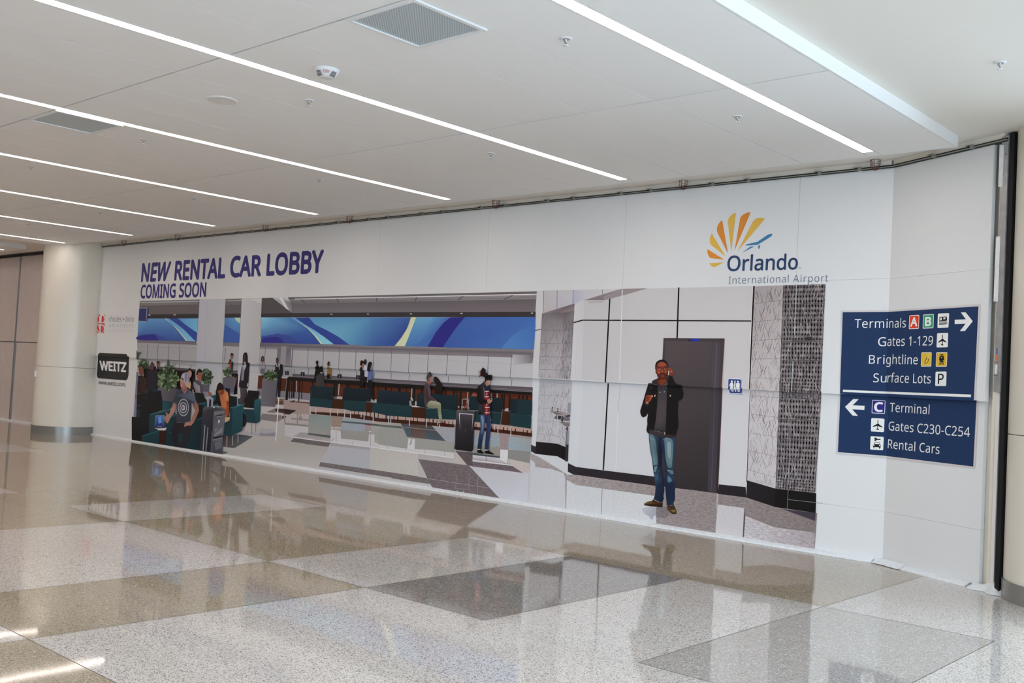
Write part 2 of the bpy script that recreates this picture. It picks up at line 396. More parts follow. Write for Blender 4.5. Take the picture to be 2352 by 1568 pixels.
# ---- guarded sprinklers hanging in front of the track
def guard(loc):
    t = thing('sprinkler_guard', '', 'sprinkler', loc, 'wire-caged sprinklers along the top of the wall')
    L = Vector(loc); bm = NB(); R = .046
    prof = [(R * 1.02, 0), (R, -.05), (R * .86, -.075), (R * .5, -.095), (.008, -.102)]
    for i in range(8):
        a = 2 * math.pi * i / 8 + .2
        tube(bm, [L + Vector((r * math.cos(a), r * math.sin(a), z)) for r, z in prof], .0021, 5)
    for r, z in ((R * 1.02, -.002), (R, -.045), (R * .86, -.075)):
        tube(bm, [L + Vector((r * math.cos(2 * math.pi * i / 24), r * math.sin(2 * math.pi * i / 24), z)) for i in range(24)], .0021, 5, True)
    obj('wire_cage', bm, M['red'], t)
    bm = NB(); lathe(bm, [(.034, 0), (.034, -.006), (.012, -.012), (.010, -.04), (.022, -.046), (.022, -.05), (.004, -.053)], 16, loc)
    obj('sprinkler_head', bm, M['whitep'], t, True)
    return t
gp = []
for x, y in ((2029, 376), (1583, 419), (1153, 464), (815, 499), (619, 519), (421, 541), (298, 554)):
    p = onz(x, y, HG); gp.append((p.x, min(p.y, YU - .09), HG - .001))
gl = ['just above the corner where the wall turns', 'above the airport logo', 'above the blank middle of the wall',
      'just right of the word LOBBY', 'above the word CAR', 'above the word NEW', 'at the wall end nearest the round column']
for i, (l, s) in enumerate(zip(gp, gl)):
    lab = 'red wire cage with a white sprinkler ' + s
    if i == 0: g0 = guard(l); g0['label'] = lab
    else: dup(g0, l, lab)
p = onz(3, 587, HG); dup(g0, (p.x, 9.72, HG - .001), 'red wire cage over the metal partition beyond the round column')

# ---- ceiling sprinklers
def sprinkler(loc):
    t = thing('sprinkler', '', 'sprinkler', loc, 'small white pendent sprinklers in the ceiling')
    bm = NB(); lathe(bm, [(.042, 0), (.042, -.003), (.034, -.007), (.020, -.008), (.018, -.003)], 24, loc); obj('escutcheon', bm, M['whitep'], t, True)
    bm = NB(); lathe(bm, [(.013, -.002), (.013, -.016), (.007, -.02), (.006, -.034)], 12, loc)
    for sx in (-1, 1): tube(bm, [Vector(loc) + Vector((sx * .012, 0, -.014)), Vector(loc) + Vector((sx * .013, 0, -.026)), Vector(loc) + Vector((0, 0, -.044))], .0022, 5)
    obj('body', bm, M['chrome'], t, True)
    bm = NB(); tube(bm, [Vector(loc) + Vector((0, 0, -.012)), Vector(loc) + Vector((0, 0, -.034))], .0028, 6); obj('bulb', bm, M['redink'], t, True)
    bm = NB(); lathe(bm, [(.004, -.044), (.019, -.045), (.019, -.0475), (.004, -.048)], 20, loc); obj('deflector', bm, M['whitep'], t, True)
    return t
sl = [((-4.17, 5.01), HC, 'between the big grey air grille and the nearest light slot'), ((-4.17, 7.24), HC, 'left of the far half of the nearest light slot'),
      ((-6.93, 5.02), HC, 'across the second light slot from the fire strobe'), ((-6.92, 7.235), HC, 'left of the far half of the second light slot'),
      ((-9.69, 7.23), HC, 'left of the far half of the third light slot'), ((-9.68, 5.015), HC, 'beside the partly hidden air grille at the third light slot'),
      ((-12.41, 7.20), HC, 'left of the far half of the fourth light slot'), ((-12.40, 5.03), HC, 'left of the near half of the fourth light slot'),
      ((-15.2, 7.25), HC, 'between the fifth and sixth light slots'), ((-17.9, 7.27), HC, 'left of the sixth light slot'), ((-2.163, 7.238), HG, 'alone in the higher plaster ceiling')]
s0 = None
for (x, y), z, s in sl:
    lab = 'small white sprinkler head ' + s
    if s0 is None: s0 = sprinkler((x, y, z)); s0['label'] = lab
    else: dup(s0, (x, y, z), lab)

# ---- air grilles
def grille_mat():
    m = mat('grille_mesh', (0.5, 0.55, 0.58), 0.45, metal=0.2); nt = m.node_tree; b = nt.nodes['Principled BSDF']; N, L = nt.nodes.new, nt.links.new
    tc = N('ShaderNodeTexCoord'); sp = N('ShaderNodeSeparateXYZ'); L(tc.outputs['Object'], sp.inputs[0])
    def sn(o, k):
        a = N('ShaderNodeMath'); a.operation = 'MULTIPLY'; a.inputs[1].default_value = k; L(o, a.inputs[0])
        s = N('ShaderNodeMath'); s.operation = 'SINE'; L(a.outputs[0], s.inputs[0]); return s.outputs[0]
    k = 2 * math.pi / .022
    add = N('ShaderNodeMath'); add.operation = 'MULTIPLY'; L(sn(sp.outputs[0], k), add.inputs[0]); L(sn(sp.outputs[1], k), add.inputs[1])
    r = N('ShaderNodeMapRange'); r.inputs['From Min'].default_value = -.15; r.inputs['From Max'].default_value = .25; L(add.outputs[0], r.inputs[0])
    mx = N('ShaderNodeMix'); mx.data_type = 'RGBA'; mx.inputs[6].default_value = (0.64, 0.72, 0.76, 1); mx.inputs[7].default_value = (0.38, 0.44, 0.48, 1); L(r.outputs[0], mx.inputs[0])
    L(mx.outputs[2], b.inputs['Base Color']); return m
M['mesh'] = grille_mat()
def grille(v, label):
    x, y = v; t = thing('air_grille', label, 'air vent', (x + TW / 2, y + TW / 2, HC), 'square perforated air grilles in the panel ceiling')
    bm = NB(); z0 = HC - .012; w = .035
    for a in ((x + .002, x + TW - .002, y + .002, y + w), (x + .002, x + TW - .002, y + TW - w, y + TW - .002), (x + .002, x + w, y + w, y + TW - w), (x + TW - w, x + TW - .002, y + w, y + TW - w)):
        box(bm, *a, z0, HC + .02)
    obj('frame', bm, M['fascia'], t)
    bm = NB(); box(bm, x + w, x + TW - w, y + w, y + TW - w, HC - .004, HC + .004); obj('perforated_face', bm, M['mesh'], t)
grille(VENTS[0], 'grey perforated square air grille fully in view between the two nearest light slots')
grille(VENTS[1], 'grey perforated air grille half hidden behind the third light slot')

# ---- fire strobe and loudspeaker
c = (-6.107, 4.564, HC); t = thing('fire_strobe', 'white dome fire alarm strobe with clear lenses and red FIRE lettering', 'alarm', c)
bm = NB(); lathe(bm, [(.098, 0), (.098, -.006), (.088, -.022), (.068, -.050), (.055, -.060), (.02, -.064), (.002, -.065)], 48, c); obj('dome', bm, M['whitep'], t, True)
view = Vector((0, 0, 1.6)) - Vector(c); va = math.atan2(view.y, view.x)
for da in (-.75, .75):
    bm = NB(); a = va + da; ct = Vector((math.cos(a), math.sin(a), 0)); tg = Vector((-math.sin(a), math.cos(a), 0))
    def pt(r, z, s): return Vector(c) + ct * r + tg * s + Vector((0, 0, z))
    vs = [pt(.083, -.031, -.022), pt(.083, -.031, .022), pt(.062, -.062, .026), pt(.062, -.062, -.026), pt(.090, -.029, -.019), pt(.090, -.029, .019), pt(.071, -.060, .020), pt(.071, -.060, -.020)]
    v = [bm.verts.new(q) for q in vs]
    for f in ((0, 1, 2, 3), (4, 5, 6, 7), (0, 1, 5, 4), (1, 2, 6, 5), (2, 3, 7, 6), (3, 0, 4, 7)): bm.faces.new([v[i] for i in f])
    L_ = obj('lens', bm, M['darkglass'], t)
    bm = NB(); lathe(bm, [(.001, -.004), (.008, 0), (.001, .004)], 10, pt(.082, -.047, 0)); obj('flash_tube', bm, M['chrome'], L_, True)
STROBE, SVA = (c, t), va
c = (-7.586, 4.605, HC); t = thing('ceiling_speaker', 'round off-white flush loudspeaker in the ceiling left of the second light slot', 'speaker', c)
bm = NB(); lathe(bm, [(.128, 0), (.128, -.005), (.118, -.011), (.104, -.009)], 48, c); obj('ring', bm, M['lampframe'], t, True)
bm = NB(); lathe(bm, [(.105, -.006), (.06, -.009), (.006, -.010)], 48, c); obj('grille_cover', bm, M['whitep'], t, True)
bm = NB(); lathe(bm, [(.005, -.010), (.004, -.013)], 10, c); obj('stud', bm, M['chrome'], t)

# ---- steel post, seals and tape at the right end
t = thing('wall_post', 'galvanised steel post with white tape, stickers and a black rubber seal beside the column', 'post', PU + DR * 1.3)
# seen from the camera; offsets run along the turned wall
s_l = ret_s(2286, 600)[0]; s_m = ret_s(2296, 600)[0]; s_r = ret_s(2309.5, 600)[0]; s_e = ret_s(2319, 600)[0]
ZP = 1.70
bm = NB(); obox(bm, PU, DR, NR, s_m - .008, s_r, -.06, .012, ZP, 3.90)
obj('channel', bm, M['steel'], t)
bm = NB(); obox(bm, PU, DR, NR, s_r - .002, s_e + .004, -.10, -.002, 0.02, HG - .01); obj('rubber_seal', bm, M['black'], t)
bm = NB(); obox(bm, PU, DR, NR, s_l - .02, s_m - .012, -.06, -.045, .03, 3.86); obj('filler_strip', bm, M['cream'], t)
bm = NB(); obox(bm, PU, DR, NR, s_m - .012, s_m + .024, -.06, -.03, .03, ZP); obj('guide_rail', bm, M['lampframe'], t)
bm = NB(); obox(bm, PU, DR, NR, s_m + .034, s_r - .012, -.07, -.035, .03, ZP); obj('guide_rail', bm, M['steel'], t)
def patch(name, pts, m, k):
    bm = NB(); quad(bm, [onplane(x, y, PU + NR * (.0125 + .0012 * k), NR) for x, y in pts]); return obj(name, bm, m, t)
C4 = lambda x, y: (1900 + x / 3.732, 280 + y / 3.732)
patch('tape_strip', [C4(1478, 195), C4(1517, 200), C4(1503, 555), C4(1466, 555)], M['tapew'], 1)
patch('tape_strip', [C4(1447, 982), C4(1485, 980), C4(1463, 1538), C4(1425, 1538)], M['tapew'], 1)
C6 = lambda x, y: (2230 + x / 9.803, 780 + y / 9.8)
patch('blue_sticker', [C6(578, 178), C6(602, 178), C6(597, 320), C6(570, 320)], M['bluei'], 1)
patch('orange_sticker', [C6(568, 330), C6(602, 330), C6(592, 485), C6(562, 485)], M['orangei'], 1)
patch('white_tag', [C6(543, 557), C6(602, 557), C6(590, 768), C6(530, 768)], M['whitep'], 1)
for x, y in ((540, 508), (600, 508), (527, 802), (590, 802)): patch('screw', [C6(x - 12, y - 8), C6(x + 12, y - 8), C6(x + 12, y + 8), C6(x - 12, y + 8)], M['black'], 1)
C5 = lambda x, y: (2230 + x / 8.711, 300 + y / 8.711)
for x, y in ((660, 222), (714, 207), (704, 469)): patch('screw', [C5(x - 14, y - 9), C5(x + 14, y - 9), C5(x + 14, y + 9), C5(x - 14, y + 9)], M['black'], 1)

# crumpled tape over the foot of the post
rnd = random.Random(5); bm = NB(); t0, t1, ns, nt = SL - .06, s_e + .055, 12, 7; rows = []
for i in range(ns + 1):
    s = t0 + (t1 - t0) * i / ns; row = []
    hh = .045 + .055 * min(1, max(0, (i - 3) / 4)) - (.035 if i > ns - 3 else 0)
    for j in range(nt + 1):
        f = j / nt
        tt = -.05 + f * (.10 + .03 * math.sin(i * .9)) + rnd.uniform(-.004, .004); z = hh * (1 - f) ** 1.5 + .002 + (rnd.uniform(0, .006) if 0 < j < nt else 0)
        row.append(bm.verts.new(PU + DR * (s + rnd.uniform(-.004, .004)) + NR * tt + Vector((0, 0, z))))
    rows.append(row)
for a, b in zip(rows, rows[1:]):
    for j in range(nt): bm.faces.new((a[j], a[j + 1], b[j + 1], b[j]))
tag(obj('masking_tape', bm, M['tapew']), 'crumpled white masking tape over the foot of the steel post', 'tape')
bm = NB(); rows = []
for i in range(6):
    s = -.05 + i * .07
    rows.append([bm.verts.new(PLc + DR * s + NR * (.01 + f * (.085 + rnd.uniform(-.01, .01))) + Vector((0, 0, .046 * (1 - f) ** 1.3 + .003 + rnd.uniform(0, .004)))) for f in (0, .35, .7, 1)])
for a, b in zip(rows, rows[1:]):
    for j in range(3): bm.faces.new((a[j], a[j + 1], b[j + 1], b[j]))
tag(obj('masking_tape', bm, M['tapew']), 'wrinkled white tape on the floor at the inner corner of the wall', 'tape')

# ---- small plates on the left column
def on_col(x, y):
    d = ray(x, y); dx, dy = d.x, d.y; ox, oy = CAM.x - LC.x, CAM.y - LC.y; R = .632
    A = dx * dx + dy * dy; B = 2 * (ox * dx + oy * dy); C_ = ox * ox + oy * oy - R * R; k = (-B - math.sqrt(max(B * B - 4 * A * C_, 0))) / (2 * A)
    p = CAM + d * k; n = Vector((p.x - LC.x, p.y - LC.y, 0)).normalized(); return p, n
p, n = on_col(82.5, 858); t = thing('card_reader', 'small white card reader on the left side of the round column', 'card reader', p)
tg = Vector((-n.y, n.x, 0)); bm = NB(); obox(bm, Vector((p.x, p.y, 0)), tg, n, -.035, .035, 0, .03, p.z - .06, p.z + .06); obj('housing', bm, M['whitep'], t)
bm = NB(); obox(bm, Vector((p.x, p.y, 0)), tg, n, -.037, -.030, -.002, .032, p.z - .055, p.z + .055); obj('edge', bm, M['mullion'], t)
p, n = on_col(106.5, 671); bm = NB(); tg = Vector((-n.y, n.x, 0)); obox(bm, Vector((p.x, p.y, 0)), tg, n, -.018, .018, -.005, .012, p.z - .025, p.z + .025)
tag(obj('sensor', bm, M['whitep']), 'tiny white sensor high on the round column', 'sensor')
# ================================================================ flat prints on the wall panels
CR = dict(A=(290, 660, 3.92), B=(600, 660, 3.9194), C=(920, 660, 3.92), D=(1200, 640, 2.6125), E=(1560, 640, 2.375), F=(1900, 680, 3.7323),
          L1=(300, 800, 7.8375), L2=(300, 880, 7.8375), L3=(440, 800, 7.8375), L4=(440, 900, 9.8), L5=(590, 790, 7.8375), L6=(700, 800, 9.8),
          M1=(950, 840, 10.4545), M2=(1030, 830, 6.82), N1=(1450, 810, 7.84), N2=(1450, 980, 7.1273), O1=(1210, 650, 6.272), O2=(1650, 840, 17.42), O3=(1240, 900, 9.8),
          T1=(310, 560, 10.69), T2=(510, 560, 9.408), T3=(205, 700, 7.8417), T4=(1930, 700, 7.84), T5=(2060, 700, 6.815), T6=(1920, 890, 9.225), T7=(2010, 900, 8.7125),
          T8=(1600, 470, 9.225), T9=(1580, 460, 6.189), G1=(870, 880, 8.713), G2=(700, 940, 8.7115), G3=(900, 1000, 7.35), G4=(1140, 860, 7.839), G5=(1300, 1050, 8.71),
          G6=(1630, 1060, 7.127), G7=(1770, 640, 9.8), G8=(500, 930, 9.046), P=(0, 0, 1))
def px(crop, s):
    x0, y0, k = CR[crop]
    if isinstance(s, str):
        s = [tuple(map(float, p.split(','))) for p in s.split()]
    return [(x0 + a / k, y0 + b / k) for a, b in s]

# blank vinyl as it looks along the wall in the photo; ink colours are measured against it
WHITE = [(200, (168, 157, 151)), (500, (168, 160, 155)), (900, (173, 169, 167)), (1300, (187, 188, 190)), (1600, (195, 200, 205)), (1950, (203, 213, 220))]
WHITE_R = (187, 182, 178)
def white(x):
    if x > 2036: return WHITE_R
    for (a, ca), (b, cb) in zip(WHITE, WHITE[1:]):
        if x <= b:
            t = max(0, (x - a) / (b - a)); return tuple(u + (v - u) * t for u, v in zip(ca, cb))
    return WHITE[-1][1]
def ramp(v, pts):
    for (a, p), (b, q) in zip(pts, pts[1:]):
        if v <= b: return p + (q - p) * max(0, (v - a) / (b - a))
    return pts[-1][1]
def ink(c, x):
    if Ink.tone:                                    # the big picture is printed softer and greyer than the lettering
        L = .3 * c[0] + .59 * c[1] + .11 * c[2]; k = ramp(x, ((600, .90), (800, .91), (1250, .97), (1400, 1))) * ramp(L, ((110, .87), (178, 1), (255, 1))); d = ramp(x, ((900, .85), (1400, .96)))
        c = tuple(k * (L + d * (v - L)) for v in c)
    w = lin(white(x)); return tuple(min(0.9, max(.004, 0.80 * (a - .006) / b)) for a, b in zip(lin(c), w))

def print_mat(name, speckle):
    m = bpy.data.materials.new(name); m.use_nodes = True; nt = m.node_tree; b = nt.nodes['Principled BSDF']; N, L = nt.nodes.new, nt.links.new
    at = N('ShaderNodeVertexColor'); at.layer_name = 'Ink'
    out = at.outputs[0]
    if speckle:
        tc = N('ShaderNodeTexCoord'); mp = N('ShaderNodeMapping'); mp.inputs['Scale'].default_value = (1, 1, 3.2)
        nz = N('ShaderNodeTexNoise'); nz.inputs['Scale'].default_value = 20 if speckle > 1 else 34; nz.inputs['Detail'].default_value = 3; nz.inputs['Roughness'].default_value = .75
        mr = N('ShaderNodeMapRange'); mr.inputs['From Min'].default_value = .3; mr.inputs['From Max'].default_value = .7
        k = .34 if speckle > 1 else .14
        mr.inputs['To Min'].default_value = 1 - k; mr.inputs['To Max'].default_value = 1 + k
        mx = N('ShaderNodeMix'); mx.data_type = 'RGBA'; mx.blend_type = 'MULTIPLY'; mx.inputs[0].default_value = 1
        L(tc.outputs['Object'], mp.inputs[0]); L(mp.outputs[0], nz.inputs['Vector']); L(nz.outputs[0], mr.inputs[0]); L(out, mx.inputs[6]); L(mr.outputs[0], mx.inputs[7]); out = mx.outputs[2]
    L(out, b.inputs['Base Color']); b.inputs['Roughness'].default_value = .45; b.inputs['Specular IOR Level'].default_value = .28
    return m
PM = [print_mat('printed_ink', 0), print_mat('printed_terrazzo', 1), print_mat('printed_coarse_terrazzo', 2)]

EPS = 0.00004
class Ink:
    tone = False
    layer = 5
    cur = None
def begin(name, parent, label=None):
    end(); Ink.cur = dict(name=name, parent=parent, label=label, f=[])
def end():
    c = Ink.cur; Ink.cur = None
    if not c or not c['f']: return None
    me = bpy.data.meshes.new(c['name']); vs = []; fs = []; cols = []; mi = []
    for pts, cc, m in c['f']:
        n = len(vs); vs += pts; fs.append(list(range(n, n + len(pts)))); cols += cc; mi.append(m)
    me.from_pydata(vs, [], fs)
    ca = me.color_attributes.new('Ink', 'FLOAT_COLOR', 'CORNER')
    flat = []
    for col in cols: flat += [*col, 1.0]
    ca.data.foreach_set('color', flat)
    me.polygons.foreach_set('material_index', mi)
    me.update()
    o = link(c['name'], me, PM, c['parent'])
    if c['label']: o['label'] = c['label']
    return o

def line2(a, b):
    (x0, y0), (x1, y1) = a, b; return (y0 - y1, x1 - x0, x0 * y1 - x1 * y0)       # >0 on the lower side for a left-to-right line
E1 = Vector((0, 0, 1))
STEP_M = line2(topx((-20, YU, ZS)), topx((XC, YU, ZS)))
STEP_R = line2(topx(PU + E1 * ZS), topx(PU + DR * 1.2 + E1 * ZS))
COR_U = line2(topx(PU + E1 * ZT), topx(PU + E1 * ZS)); COR_L = line2(topx(PLc + E1 * ZS), topx(PLc))   # going down: >0 on the left
def clip(poly, l, sign, off=0.0):
    k = math.hypot(l[0], l[1]); out = []
    d = [sign * (l[0] * p[0] + l[1] * p[1] + l[2]) / k + off for p in poly]
    for i, p in enumerate(poly):
        q = poly[i - 1]; dp, dq = d[i], d[i - 1]
        if (dp >= 0) != (dq >= 0):
            t = dq / (dq - dp); out.append(tuple(a + (b - a) * t for a, b in zip(q, p)))
        if dp >= 0: out.append(p)
    return out if len(out) > 2 else []
def put(poly, mi, dz=0.0):
    """poly: convex, points (x, y, r, g, b) in the photo; laid on whichever of the four panel faces it falls"""
    off = EPS * Ink.layer + dz
    ret = any(p[0] > 2010 for p in poly)
    zones = [(PU, NM, ((STEP_M, -1, 0.0),) + (((COR_U, 1, 0),) if ret else ())), (Vector((0, YL, 0)), NM, ((STEP_M, 1, 1.5),) + (((COR_L, 1, 0),) if ret else ()))]
    if ret: zones += [(PU, NR, ((COR_U, -1, 0), (STEP_R, -1, 0))), (PLc, NR, ((COR_L, -1, 0), (STEP_R, 1, 1.5)))]
    for p0, n, cl in zones:
        q = poly
        for l, s, o in cl:
            q = clip(q, l, s, o)
            if not q: break
        if q:
            Ink.cur['f'].append(([onplane(p[0], p[1], p0 + n * off, n) for p in q], [p[2:] for p in q], mi))
def spline(pts, n=3):
    out = []; m = len(pts)
    for i in range(m):
        p0, p1, p2, p3 = pts[i - 1], pts[i], pts[(i + 1) % m], pts[(i + 2) % m]
        for k in range(n):
            t = k / n
            out.append(tuple(.5 * (2 * b + (c - a) * t + (2 * a - 5 * b + 4 * c - d) * t * t + (3 * b - a - 3 * c + d) * t ** 3) for a, b, c, d in zip(p0, p1, p2, p3)))
    return out
def s(crop, pts, col, sm=0, sp=0, raw=False, holes=()):
    """one inked shape. col: one colour, one per point, or ('g', p0, p1, c0, c1) for a printed gradient"""
    P = px(crop, pts); per = None
    if isinstance(col, list): per = [tuple(c) for c in col]
    if sm:
        if per: PP = spline([p + c for p, c in zip(P, per)]); P = [p[:2] for p in PP]; per = [p[2:] for p in PP]
        else: P = spline(P)
    H = [px(crop, h) for h in holes]
    allp = P + [q for h in H for q in h]
    cx = sum(p[0] for p in P) / len(P)
    if isinstance(col, tuple) and col[0] == 'g':
        (a, b), c0, c1 = px(crop, [col[1], col[2]]), col[3], col[4]; dx, dy = b[0] - a[0], b[1] - a[1]; dd = dx * dx + dy * dy
        per = []
        for p in allp:
            t = min(1, max(0, ((p[0] - a[0]) * dx + (p[1] - a[1]) * dy) / dd)); per.append(tuple(u + (v - u) * t for u, v in zip(c0, c1)))
    elif per is None: per = [col] * len(allp)
    K = [c if raw else ink(c, p[0] if max(q[0] for q in P) < 2036 else min(p[0], 1990)) for c, p in zip(per, allp)]
    sd = [(STEP_M[0] * x + STEP_M[1] * y + STEP_M[2]) / math.hypot(*STEP_M[:2]) for x, y in P]
    if max(x for x, y in P) < 2000 and max(sd) - min(sd) > 3:      # prints run right up to the step between the panels
        if min(sd) > -2 and min(sd) < 2.6: P = [(x, y - d - 3) if d < 2.6 else (x, y) for (x, y), d in zip(P, sd)]
        elif max(sd) < 2 and max(sd) > -2.6: P = [(x, y - d + 3) if d > -2.6 else (x, y) for (x, y), d in zip(P, sd)]
        allp = P + allp[len(P):]
    Ink.layer += 1
    tris = geometry.tessellate_polygon([[Vector((x, y, 0)) for x, y in P]] + [[Vector((x, y, 0)) for x, y in h] for h in H])
    for t in tris:
        put([allp[i] + tuple(K[i]) for i in t], sp)
def ell(crop, cx, cy, rx, ry, col, n=20, inner=None):
    pts = [(cx + rx * math.cos(2 * math.pi * i / n), cy + ry * math.sin(2 * math.pi * i / n)) for i in range(n)]
    if inner:
        Ink.layer += 1
        ins = [(cx + inner * rx * math.cos(2 * math.pi * i / n), cy + inner * ry * math.sin(2 * math.pi * i / n)) for i in range(n)]
        A, B = px(crop, pts), px(crop, ins); c = ink(col, A[0][0])
        for i in range(n):
            j = (i + 1) % n; put([A[i] + c, A[j] + c, B[j] + c, B[i] + c], 0)
    else: s(crop, pts, col)
def ln(crop, pts, w, col, sp=0):
    """polyline w photo-pixels wide (w in crop pixels)"""
    q = [tuple(map(float, p.split(','))) for p in pts.split()] if isinstance(pts, str) else pts
    Ink.layer += 1
    for (x0, y0), (x1, y1) in zip(q, q[1:]):
        L = math.hypot(x1 - x0, y1 - y0) or 1; nx, ny = -(y1 - y0) / L * w / 2, (x1 - x0) / L * w / 2
        P = px(crop, [(x0 + nx, y0 + ny), (x1 + nx, y1 + ny), (x1 - nx, y1 - ny), (x0 - nx, y0 - ny)])
        put([p + ink(col, min(p[0], 1990) if x0 else p[0]) for p in P], sp)
def homog(src, dst):
    A = []
    for (x, y), (u, v) in zip(src, dst):
        A.append([x, y, 1, 0, 0, 0, -u * x, -u * y, u]); A.append([0, 0, 0, x, y, 1, -v * x, -v * y, v])
    n = 8
    for i in range(n):
        p = max(range(i, n), key=lambda r: abs(A[r][i])); A[i], A[p] = A[p], A[i]
        for r in range(n):
            if r != i:
                f = A[r][i] / A[i][i]
                for k in range(i, n + 1): A[r][k] -= f * A[i][k]
    h = [A[i][n] / A[i][i] for i in range(n)] + [1]
    return lambda x, y: ((h[0] * x + h[1] * y + h[2]) / (h[6] * x + h[7] * y + 1), (h[3] * x + h[4] * y + h[5]) / (h[6] * x + h[7] * y + 1))
FONT = None
for _n in ('NotoSansHebrew-Regular.woff2', 'NotoSansMath-Regular.woff2'):      # a plain humanist sans that ships with Blender
    try:
        FONT = bpy.data.fonts.load(bpy.utils.system_resource('DATAFILES') + '/fonts/' + _n); break
    except Exception: pass
_cap = {}
def glyphs(txt, bold=0.0, space=1.0, shear=0.0):
    cu = bpy.data.curves.new('glyphs', 'FONT'); cu.body = txt; cu.size = 1
    if FONT: cu.font = FONT
    cu.resolution_u = 5; cu.offset = bold; cu.space_character = space; cu.shear = shear; cu.fill_mode = 'FRONT'
    o = bpy.data.objects.new('glyphs', cu); COL.objects.link(o); bpy.context.view_layer.update()
    ev = o.evaluated_get(bpy.context.evaluated_depsgraph_get()); me = ev.to_mesh()
    V = [(v.co.x, v.co.y) for v in me.vertices]; F = [list(p.vertices) for p in me.polygons]
    ev.to_mesh_clear(); bpy.data.objects.remove(o); bpy.data.curves.remove(cu)
    return V, F
def text(txt, crop, q, col, bold=0.0, space=1.0, shear=0.0, capchar='H', raw=None):
    """q: baseline left, baseline right, cap right, cap left"""
    if capchar not in _cap: _cap[capchar] = max(v[1] for v in glyphs(capchar)[0])
    V, F = glyphs(txt, min(bold, 0.0), space, shear); ch = _cap[capchar]
    x0, x1 = min(v[0] for v in V), max(v[0] for v in V)
    h = homog([(x0, 0), (x1, 0), (x1, ch), (x0, ch)], px(crop, q))
    k = ch / 0.714
    # heavier weights: the same letters printed again, shifted by the extra stem width
    sh = [(0, 0)] if bold <= .006 else [(bold * k * math.cos(i * math.pi / 4), bold * k * math.sin(i * math.pi / 4)) for i in range(8)]
    for dx, dy in sh:
        P = [h(v[0] + dx, v[1] + dy) for v in V]; Ink.layer += 1
        for f in F:
            for i in range(1, len(f) - 1):
                put([P[j] + ink(col, min(P[j][0], 1990) if crop[0] == 'T' and P[j][0] > 1900 or crop == 'P' else P[j][0]) for j in (f[0], f[i], f[i + 1])], 0)
def rrect(crop, q, r, col):
    """rounded quadrilateral, r = corner fraction"""
    P = [tuple(map(float, p.split(','))) for p in q.split()]; out = []; n = len(P)
    for i in range(n):
        a, b, c = P[i - 1], P[i], P[(i + 1) % n]
        p = (b[0] + (a[0] - b[0]) * r, b[1] + (a[1] - b[1]) * r); w = (b[0] + (c[0] - b[0]) * r, b[1] + (c[1] - b[1]) * r)
        for k in range(5):
            t = k / 4; out.append(tuple((1 - t) ** 2 * u + 2 * t * (1 - t) * v + t * t * z for u, v, z in zip(p, b, w)))
    s(crop, out, col)
def inset(q, k):
    P = [tuple(map(float, p.split(','))) for p in q.split()]; cx = sum(p[0] for p in P) / 4; cy = sum(p[1] for p in P) / 4
    return ' '.join('%f,%f' % (cx + (x - cx) * k, cy + (y - cy) * k) for x, y in P)
def hatch(crop, q, n, seed, col, length=.12, w=.8, lean=.25):
    """short wavering strokes printed on tiles; q = TL TR BR BL"""
    rnd = random.Random(seed); Q = px(crop, q); h = homog([(0, 0), (1, 0), (1, 1), (0, 1)], Q); Ink.layer += 1
    asp = math.hypot(Q[1][0] - Q[0][0], Q[1][1] - Q[0][1]) / math.hypot(Q[3][0] - Q[0][0], Q[3][1] - Q[0][1])
    for _ in range(n):
        u, v = rnd.random(), rnd.random(); l = length * rnd.uniform(.4, 1); du = rnd.choice((-1, 1)) * l * lean / asp
        a, b = h(u, v), h(min(max(u + du, 0), 1), min(v + l, 1)); k = w * rnd.uniform(.4, 1) / 2
        c = ink(tuple(x + rnd.uniform(-10, 10) for x in col), a[0])
        put([(a[0] - k, a[1]) + c, (a[0] + k, a[1]) + c, (b[0] + k, b[1]) + c, (b[0] - k, b[1]) + c], 0)
def plant(crop, cx, cy, rx, ry, n, seed, dark=(34, 44, 32), ll=.55):
    rnd = random.Random(seed)
    s(crop, [(cx + rx * .72 * math.cos(2 * math.pi * i / 18) * rnd.uniform(.85, 1.1), cy + ry * .12 + ry * .72 * math.sin(2 * math.pi * i / 18) * rnd.uniform(.85, 1.1)) for i in range(18)], dark)
    pal = [(48, 66, 42), (62, 86, 52), (80, 104, 62), (98, 122, 78), (120, 140, 92), (44, 58, 40), (142, 158, 112)]
    Ink.layer += 1; base = 0
    for i in range(n):
        a = rnd.uniform(0, 2 * math.pi); r = math.sqrt(rnd.random()) * .85
        x, y = cx + rx * r * math.cos(a), cy + ry * r * math.sin(a)
        d = math.atan2(y - (cy + ry * .35), x - cx) + rnd.uniform(-.7, .7); L = min(rx, ry) * ll * rnd.uniform(.6, 1.1); w = L * rnd.uniform(.16, .26)
        ux, uy = math.cos(d), math.sin(d); vx, vy = -uy, ux
        pts = [(x - ux * L * .4, y - uy * L * .4), (x + vx * w, y + vy * w), (x + ux * L * .35 + vx * w * .7, y + uy * L * .35 + vy * w * .7), (x + ux * L * .62, y + uy * L * .62 + L * .1), (x + ux * L * .3 - vx * w * .7, y + uy * L * .3 - vy * w * .7), (x - vx * w, y - vy * w)]
        c = rnd.choice(pal); P = px(crop, pts); c2 = ink(tuple(k * .72 for k in c), P[0][0]); c1 = ink(c, P[0][0]); base += 4e-6
        o = P[0] + c2
        for j in range(1, 5): put([o, P[j] + c1, P[j + 1] + (c1 if j < 3 else c2)], 0, base)
    Ink.layer += int(base / EPS) + 1
# ================================================================ the printed mural: the lobby hall on its left half
mural = thing('wall_mural', 'huge printed picture of a rental lobby with teal seats and a man phoning', 'mural', (-11.5, YU, 1.35))

Ink.tone = True
begin('printed_scenery', mural)
